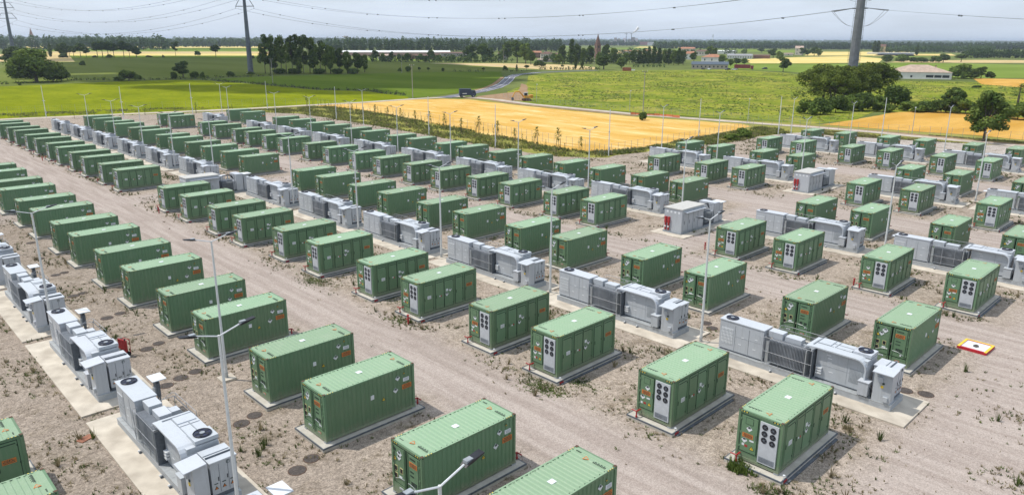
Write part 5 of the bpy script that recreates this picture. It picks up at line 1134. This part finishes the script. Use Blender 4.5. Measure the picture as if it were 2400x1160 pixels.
# towers
def tower(px,pyb,pyt,wpx,mat1,mat2,label,spire=.42):
    x,y=g(px,pyb); d=math.hypot(x,y); h=rise(px,pyb,pyt); w=wpx*d/FPX/2; root=empty('church_tower',(x,y,0),math.atan2(y,x)+.5,label,'church tower')
    b=MB(); hb=h*(1-spire); b.box(-w,w,-w,w,0,hb,mat1); b.box(-w-.25,w+.25,-w-.25,w+.25,hb-.5,hb,mat1); b.box(-w-.2,w+.2,-w-.2,w+.2,hb*.68,hb*.68+.4,mat1); b.build('shaft',root)
    for a in ((0,w),(0,-w),(w,0),(-w,0)):
        o_=MB(); 
        if a[0]==0: s_=1 if a[1]>0 else -1; o_.box(-w*.3,w*.3,min(a[1],a[1]+s_*.06),max(a[1],a[1]+s_*.06),hb*.76,hb*.92,BLACK)
        else: s_=1 if a[0]>0 else -1; o_.box(min(a[0],a[0]+s_*.06),max(a[0],a[0]+s_*.06),-w*.3,w*.3,hb*.76,hb*.92,BLACK)
        o_.build('belfry_opening',root)
    s=MB(); s.bar((0,0,hb),(0,0,h),w*1.25,mat2,8,.12); s.build('spire',root); c=MB(); c.bar((0,0,h-.5),(0,0,h+1.8),.08,DGREY,4); c.bar((-.5,0,h+1.1),(.5,0,h+1.1),.08,DGREY,4); c.build('cross',root)
    return root
tower(1400,139,80,10.5,BRK,TILE2,'brick bell tower with tall pointed spire above village trees'); tower(78,111,66,5,STN,BRK,'tiny distant bell tower near the left edge',.35)
# water tower, radio mast, factory
x,y=g(812,106); h=rise(812,106,85); root=empty('water_tower',(x,y,0),0,'tiny funnel shaped water tower on the horizon above poplars','water tower'); mb=MB(); mb.bar((0,0,0),(0,0,h*.7),2.5,STN,8); mb.build('stem',root); mb=MB(); mb.bar((0,0,h*.7),(0,0,h*.88),3,STN,12,11); mb.bar((0,0,h*.88),(0,0,h),11,STN,12,9); mb.build('tank',root)
x,y=g(1669,113); h=rise(1669,113,81); root=empty('radio_mast',(x,y,0),0,'slender white radio mast rising above the farm roofs','mast'); mb=MB(); mb.bar((0,0,0),(0,0,h),1.3,LABEL,8,.6); mb.build('pole',root); mb=MB(); mb.bar((0,0,h*.78),(0,0,h*.97),1.1,MGREY,8); mb.build('antenna',root)
FACW=mat('factory_cladding',(.66,.62,.65),.8,var=.15,scale=.02); FACR=mat('factory_red',(.34,.16,.15),.8,var=.2,scale=.02)
root=empty('factory',(0,0,0),0,'distant factory with silos, cranes and a smoking chimney','factory')
def blk(px,py,wpx,ytop,name,m,dep=40):
    py+=2.3
    x,y=g(px,py); d=math.hypot(x,y); w=wpx*d/FPX; h=max(2,rise(px,py,ytop)); a=math.atan2(y,x)-math.pi/2; mb=MB(); mb.box(-w/2,w/2,0,dep,0,h,m); o=mb.build(name,root); o.location=(x,y,0); o.rotation_euler=(0,0,a); return o
for a in ((1455,104.5,50,98,'hall',FACW),(1495,104.5,50,98.5,'hall',FACR),(1425,105,24,100,'hall',FACR),(1530,105,24,100,'hall',FACW),(1442,104.3,6,89,'silo',STN),(1450,104.3,5,91,'silo',STN),(1463,104.3,5,90,'silo',FACW),(1483,104.2,8,88,'silo',STN),(1491,104.2,6,90,'silo',FACW),(1474,104.2,4,92,'silo',STN),(1408,104.5,16,101,'hall',FACW)): blk(*a)
for px,yt in ((1467,79),(1479,78.5)):
    x,y=g(px,106.5); h=rise(px,106.5,yt); mb=MB(); mb.bar((0,0,0),(0,0,h),1.5,DGREY,6,1.2); mb.bar((-14,0,h*.96),(12,0,h*.96),1.0,DGREY,4); o=mb.build('chimney' if px>1470 else 'crane',root); o.location=(x,y,0)
smm=mat('steam',(.85,.85,.86),1.0,var=.03); x,y=g(1481,106.5); h=rise(1481,106.5,81); mb=MB(); rs=random.Random(5)
sm=bpy.data.meshes.new('smoke_plume')
import bmesh
bm=bmesh.new()
for k in range(9):
    c=Vector((x+k*2.2+rs.uniform(-2,2),y-k*2.2+rs.uniform(-2,2),h+1+k*3.4)); r_=1.6+k*.62
    bmesh.ops.create_icosphere(bm,subdivisions=2,radius=r_,matrix=Matrix.Translation(c))
for v in bm.verts: v.co+=Vector((rs.uniform(-.5,.5),rs.uniform(-.5,.5),rs.uniform(-.5,.5)))
bm.to_mesh(sm); bm.free(); sm.materials.append(smm); o=bpy.data.objects.new('smoke_plume',sm); COL.objects.link(o); o['kind']='stuff'; o['label']='thin white smoke plume over the distant factory'
# ------------------------------------------------------------------ vehicles
def heading(pa,pb): a,b=Vector(pa),Vector(pb); d=b-a; return math.atan2(d.y,d.x)
def wheels(root,xs,hw,r):
    for x in xs:
        for s in (-1,1):
            mb=MB(); mb.disc((x,s*hw-(.12 if s>0 else -.12),r),r,'y',s*.24,BLACK,14); w=mb.build('wheel',root); mb=MB(); mb.disc((x,s*hw+s*.12,r),r*.5,'y',s*.02,GALV,10); mb.build('rim',w)
TRK=mat('dark_blue_tarp',(.03,.045,.08),.5,var=.2)
x,y=g(1094,228.5); root=empty('lorry',(x,y,0),heading(g(1070,229),g(1130,228)),'dark blue lorry with a tarpaulin box on the track by the wheat','lorry')
mb=MB(); mb.box(-2.9,1.5,-1.2,1.2,.95,3.3,TRK); mb.box(-2.95,1.55,-1.22,1.22,.85,.98,BLACK); mb.build('cargo_box',root); mb=MB(); mb.prism([(-1.7,.55),(-1.7,2.1)]+[(0,0)] if False else [(1.65,.6),(3.5,.6),(3.5,1.6),(3.25,2.65),(1.65,2.75)],'y',-1.12,1.12,TRK); cab=mb.build('cab',root)
mb=MB(); mb.prism([(3.44,1.75),(3.52,1.75),(3.3,2.5),(3.22,2.5)],'y',-.95,.95,WGL); mb.build('windscreen',cab)
for s in (-1,1): mb=MB(); mb.box(2.2,3.1,min(s*1.12,s*1.14),max(s*1.12,s*1.14),1.6,2.4,WGL); mb.build('side_window',cab)
mb=MB(); mb.box(-1.9,-.2,-1.225,-1.2,1.35,1.65,LABEL); mb.box(-1.9,-.2,1.2,1.225,1.35,1.65,LABEL); mb.build('white_plate',root); wheels(root,(-2.1,2.5),1.0,.46)
mb=MB(); mb.box(-5.0,-3.0,-.6,.6,.55,.68,GALV); mb.build('tail_trailer',root)
def car(x,y,rz,m,label,name='car'):
    root=empty(name,(x,y,0),rz,label,'car'); mb=MB(); mb.prism([(-2.15,.3),(2.1,.3),(2.15,.75),(1.2,.95),(-1.9,1.0),(-2.15,.85)],'y',-.88,.88,m); b=mb.build('body',root); mb=MB(); mb.prism([(-1.8,.97),(1.1,.93),(.35,1.42),(-1.35,1.46)],'y',-.76,.76,WGL); mb.prism([(-1.3,1.44),(.3,1.4),(.28,1.47),(-1.28,1.5)],'y',-.74,.74,m); mb.build('cabin',b); wheels(root,(-1.35,1.35),.8,.32)
    for s in (-1,1): mb=MB(); mb.box(2.1,2.17,min(s*.5,s*.8),max(s*.5,s*.8),.6,.74,LABEL); mb.build('headlight',root); 
    return root
CARW=mat('white_car_paint',(.75,.76,.78),.3,var=.03); CARD=mat('dark_car_paint',(.03,.035,.045),.3,var=.1); CARR=mat('maroon_truck_paint',(.20,.03,.035),.5,var=.15)
x,y=g(1186.5,185.5); car(x,y,heading(g(1181,197),g(1196,181)),CARW,'white car driving on the curving asphalt road')
for i,(px,py,m,d) in enumerate(((1648,163.5,CARD,'small dark car before the blue grey shed'),(1705,165,CARD,'dark car left of the maroon trailer'),(1792,163,CARD,'dark car on the lane right of the maroon trailer'),(1662,164,CARW,'white car parked before the open shed'),(1721,165,CARW,'white car beside the dark one near the maroon trailer'))):
    x,y=g(px,py); car(x,y,rnd.uniform(0,3),m,d)
x,y=g(1736,164); d_=math.hypot(x,y); root=empty('trailer_truck',(x,y,0),math.atan2(y,x)+math.pi/2,'maroon trailer truck parked right of the farmyard','truck'); mb=MB(); mb.box(-7,5,-1.25,1.25,1.1,3.9,CARR); mb.build('trailer',root); mb=MB(); mb.box(-9.3,-7.2,-1.2,1.2,.6,3.2,CARR); mb.box(-9.35,-9.3,-1,1,1.9,2.9,WGL); mb.build('cab',root); wheels(root,(-8.6,2.6,3.9),1.1,.5)
x,y=g(1469,167); root=empty('orange_container',(x,y,0),math.atan2(y,x)+math.pi/2,'orange red shipping box at the edge of the meadow','container'); om=mat('orange_container_paint',(.30,.09,.05),.6,var=.2,scale=.6); mb=MB(); mb.box(-3.2,3.2,-2.4,0,.0,2.5,om)
for k in range(9): mb.box(-3.2+k*.75,-3.08+k*.75,0,.06,.1,2.4,om)
mb.build('shell',root); mb=MB(); mb.box(-6.0,-3.4,-2.0,0,.3,1.0,CARW); mb.build('white_bin',root)
# excavator
YP=mat('excavator_yellow',(.62,.30,.03),.45,var=.12); x,y=g(1234,236.5); root=empty('excavator',(x,y,0),TH-math.pi/2+math.pi+R(8),'orange yellow tracked excavator at the bend of the dirt track','excavator')
for s in (-1,1): mb=MB(); mb.prism([(-1.6,.15),(-1.3,0),(1.3,0),(1.6,.15),(1.6,.55),(1.3,.75),(-1.3,.75),(-1.6,.55)],'y',s*1.2-.25,s*1.2+.25,RUST); mb.build('track',root)
mb=MB(); mb.box(-2.1,1.0,-1.2,1.2,.95,1.9,YP); mb.box(-2.3,-1.2,-1.2,1.2,1.0,2.2,YP); mb.box(-.3,.3,-.5,.5,.7,.95,DGREY); hs=mb.build('house_body',root)
mb=MB(); mb.box(-.2,1.1,.3,1.2,1.9,2.95,WGL); mb.box(-.25,1.15,.25,1.25,2.95,3.05,LABEL)
for q_ in ((-.2,.3),(1.1,.3),(-.2,1.2),(1.1,1.2)): mb.bar((q_[0],q_[1],1.9),(q_[0],q_[1],3.0),.05,LABEL)
mb.build('cab',hs); mb=MB(); mb.path([(1.0,-.3,1.4),(2.6,-.3,3.3),(4.2,-.3,3.2)],.24,YP,6); mb.build('boom',hs); mb=MB(); mb.path([(4.2,-.3,3.3),(5.3,-.3,1.2)],.18,YP,6); ar=mb.build('stick',hs)
mb=MB(); mb.prism([(5.0,1.3),(5.6,1.2),(5.7,.4),(5.2,.1),(4.7,.45)],'y',-.75,.15,DGREY); mb.build('bucket',ar)
# ------------------------------------------------------------------ clean-up of unused prototypes
for k,(o,used) in PT.items():
    if not used:
        for c in list(o.children): bpy.data.objects.remove(c)
        bpy.data.objects.remove(o)
# ------------------------------------------------------------------ sky, sun, air, camera
SUN=Vector((-1.1,1.45,3.14)).normalized(); EL=math.asin(SUN.z); AZ=math.atan2(SUN.x,SUN.y)
w=bpy.data.worlds.new('World'); S.world=w; w.use_nodes=True; nt=w.node_tree; N=nt.nodes; L=nt.links; bg=N['Background']; bg.inputs['Strength'].default_value=.10
sk_=N.new('ShaderNodeTexSky'); sk_.sky_type='NISHITA'; sk_.sun_disc=False; sk_.sun_elevation=EL; sk_.sun_rotation=AZ%(2*math.pi); sk_.air_density=1.0; sk_.dust_density=2.2; sk_.ozone_density=1.2; sk_.altitude=30
tc=N.new('ShaderNodeTexCoord'); mp=N.new('ShaderNodeMapping'); mp.inputs['Scale'].default_value=(1.6,1.6,11); L.new(tc.outputs['Generated'],mp.inputs['Vector'])
no=N.new('ShaderNodeTexNoise'); no.inputs['Scale'].default_value=2.6; no.inputs['Detail'].default_value=9; no.inputs['Roughness'].default_value=.6; L.new(mp.outputs[0],no.inputs['Vector'])
mr=N.new('ShaderNodeMapRange'); mr.inputs['From Min'].default_value=.35; mr.inputs['From Max'].default_value=.72; mr.inputs['To Min'].default_value=.62; mr.inputs['To Max'].default_value=.8; L.new(no.outputs['Fac'],mr.inputs['Value'])
mi=N.new('ShaderNodeMix'); mi.data_type='RGBA'; mi.inputs['B'].default_value=(9.9,11.2,13.1,1); L.new(mr.outputs[0],mi.inputs['Factor']); L.new(sk_.outputs[0],mi.inputs['A']); L.new(mi.outputs['Result'],bg.inputs['Color'])
CM=mat('cloud_vapour',(.85,.85,.86),1.0,var=.03,scale=.01)
cp_=G([(150,139),(400,134),(640,138),(900,143),(1190,163),(1180,180),(1110,203),(900,213),(700,218),(500,214),(350,205),(250,199),(190,192),(150,170)])
ALT=750; sh=Vector((SUN.x,SUN.y))*(ALT/SUN.z); xs=[p[0] for p in cp_]; ys=[p[1] for p in cp_]; bm=bmesh.new(); rc_=random.Random(3); n_=0
for _ in range(9000):
    x=rc_.uniform(min(xs),max(xs)); y=rc_.uniform(min(ys),max(ys))
    if not inpoly(x,y,cp_): continue
    near=min(1,math.hypot(x,y)/800); r_=10+34*near*rc_.uniform(.5,1)
    if n_>420: break
    n_+=1; bmesh.ops.create_icosphere(bm,subdivisions=1,radius=1,matrix=Matrix.Translation((x+sh.x,y+sh.y,ALT+rc_.uniform(-8,14)))@Matrix.Diagonal((r_,r_,r_*.5,1)))
cme=bpy.data.meshes.new('cloud'); bm.to_mesh(cme); bm.free(); cme.materials.append(CM); o=bpy.data.objects.new('cloud',cme); COL.objects.link(o); o['kind']='structure'
ld=bpy.data.lights.new('sun','SUN'); ld.energy=3.9; ld.angle=R(.55); ld.color=(1,.955,.88); lo=bpy.data.objects.new('sun',ld); COL.objects.link(lo); lo.rotation_euler=SUN.to_track_quat('Z','Y').to_euler()
HAZE=True
if HAZE:
    mb=MB(); mb.box(-69000,69000,-69000,69000,-1.1,70,BLACK); hz=mb.build('haze'); hz['kind']='stuff'; hz['label']='thin summer haze over the plain'
    m=bpy.data.materials.new('haze_air'); m.use_nodes=True; n=m.node_tree.nodes; n.remove(n['Principled BSDF']); v=n.new('ShaderNodeVolumePrincipled'); v.inputs['Color'].default_value=(.76,.86,1.0,1); v.inputs['Density'].default_value=.000085; v.inputs['Anisotropy'].default_value=.2
    m.node_tree.links.new(v.outputs[0],n['Material Output'].inputs['Volume']); hz.data.materials.clear(); hz.data.materials.append(m)
cam=bpy.data.cameras.new('camera'); co=bpy.data.objects.new('camera',cam); COL.objects.link(co); S.camera=co
cam.sensor_width=36; cam.lens=FPX/2400*36; cam.clip_start=.1; cam.clip_end=200000; co.location=(0,0,CAMZ)
co.rotation_euler=(Matrix.Rotation(TH-math.pi/2,3,'Z')@Matrix.Rotation(math.pi/2-PITCH,3,'X')@Matrix.Rotation(ROLL,3,'Z')).to_euler()
S.render.engine='CYCLES'; S.cycles.max_bounces=6; S.cycles.transparent_max_bounces=4; S.cycles.volume_bounces=0
S.view_settings.view_transform='Standard'; S.view_settings.look='None'; S.view_settings.exposure=-0.10; S.view_settings.gamma=1
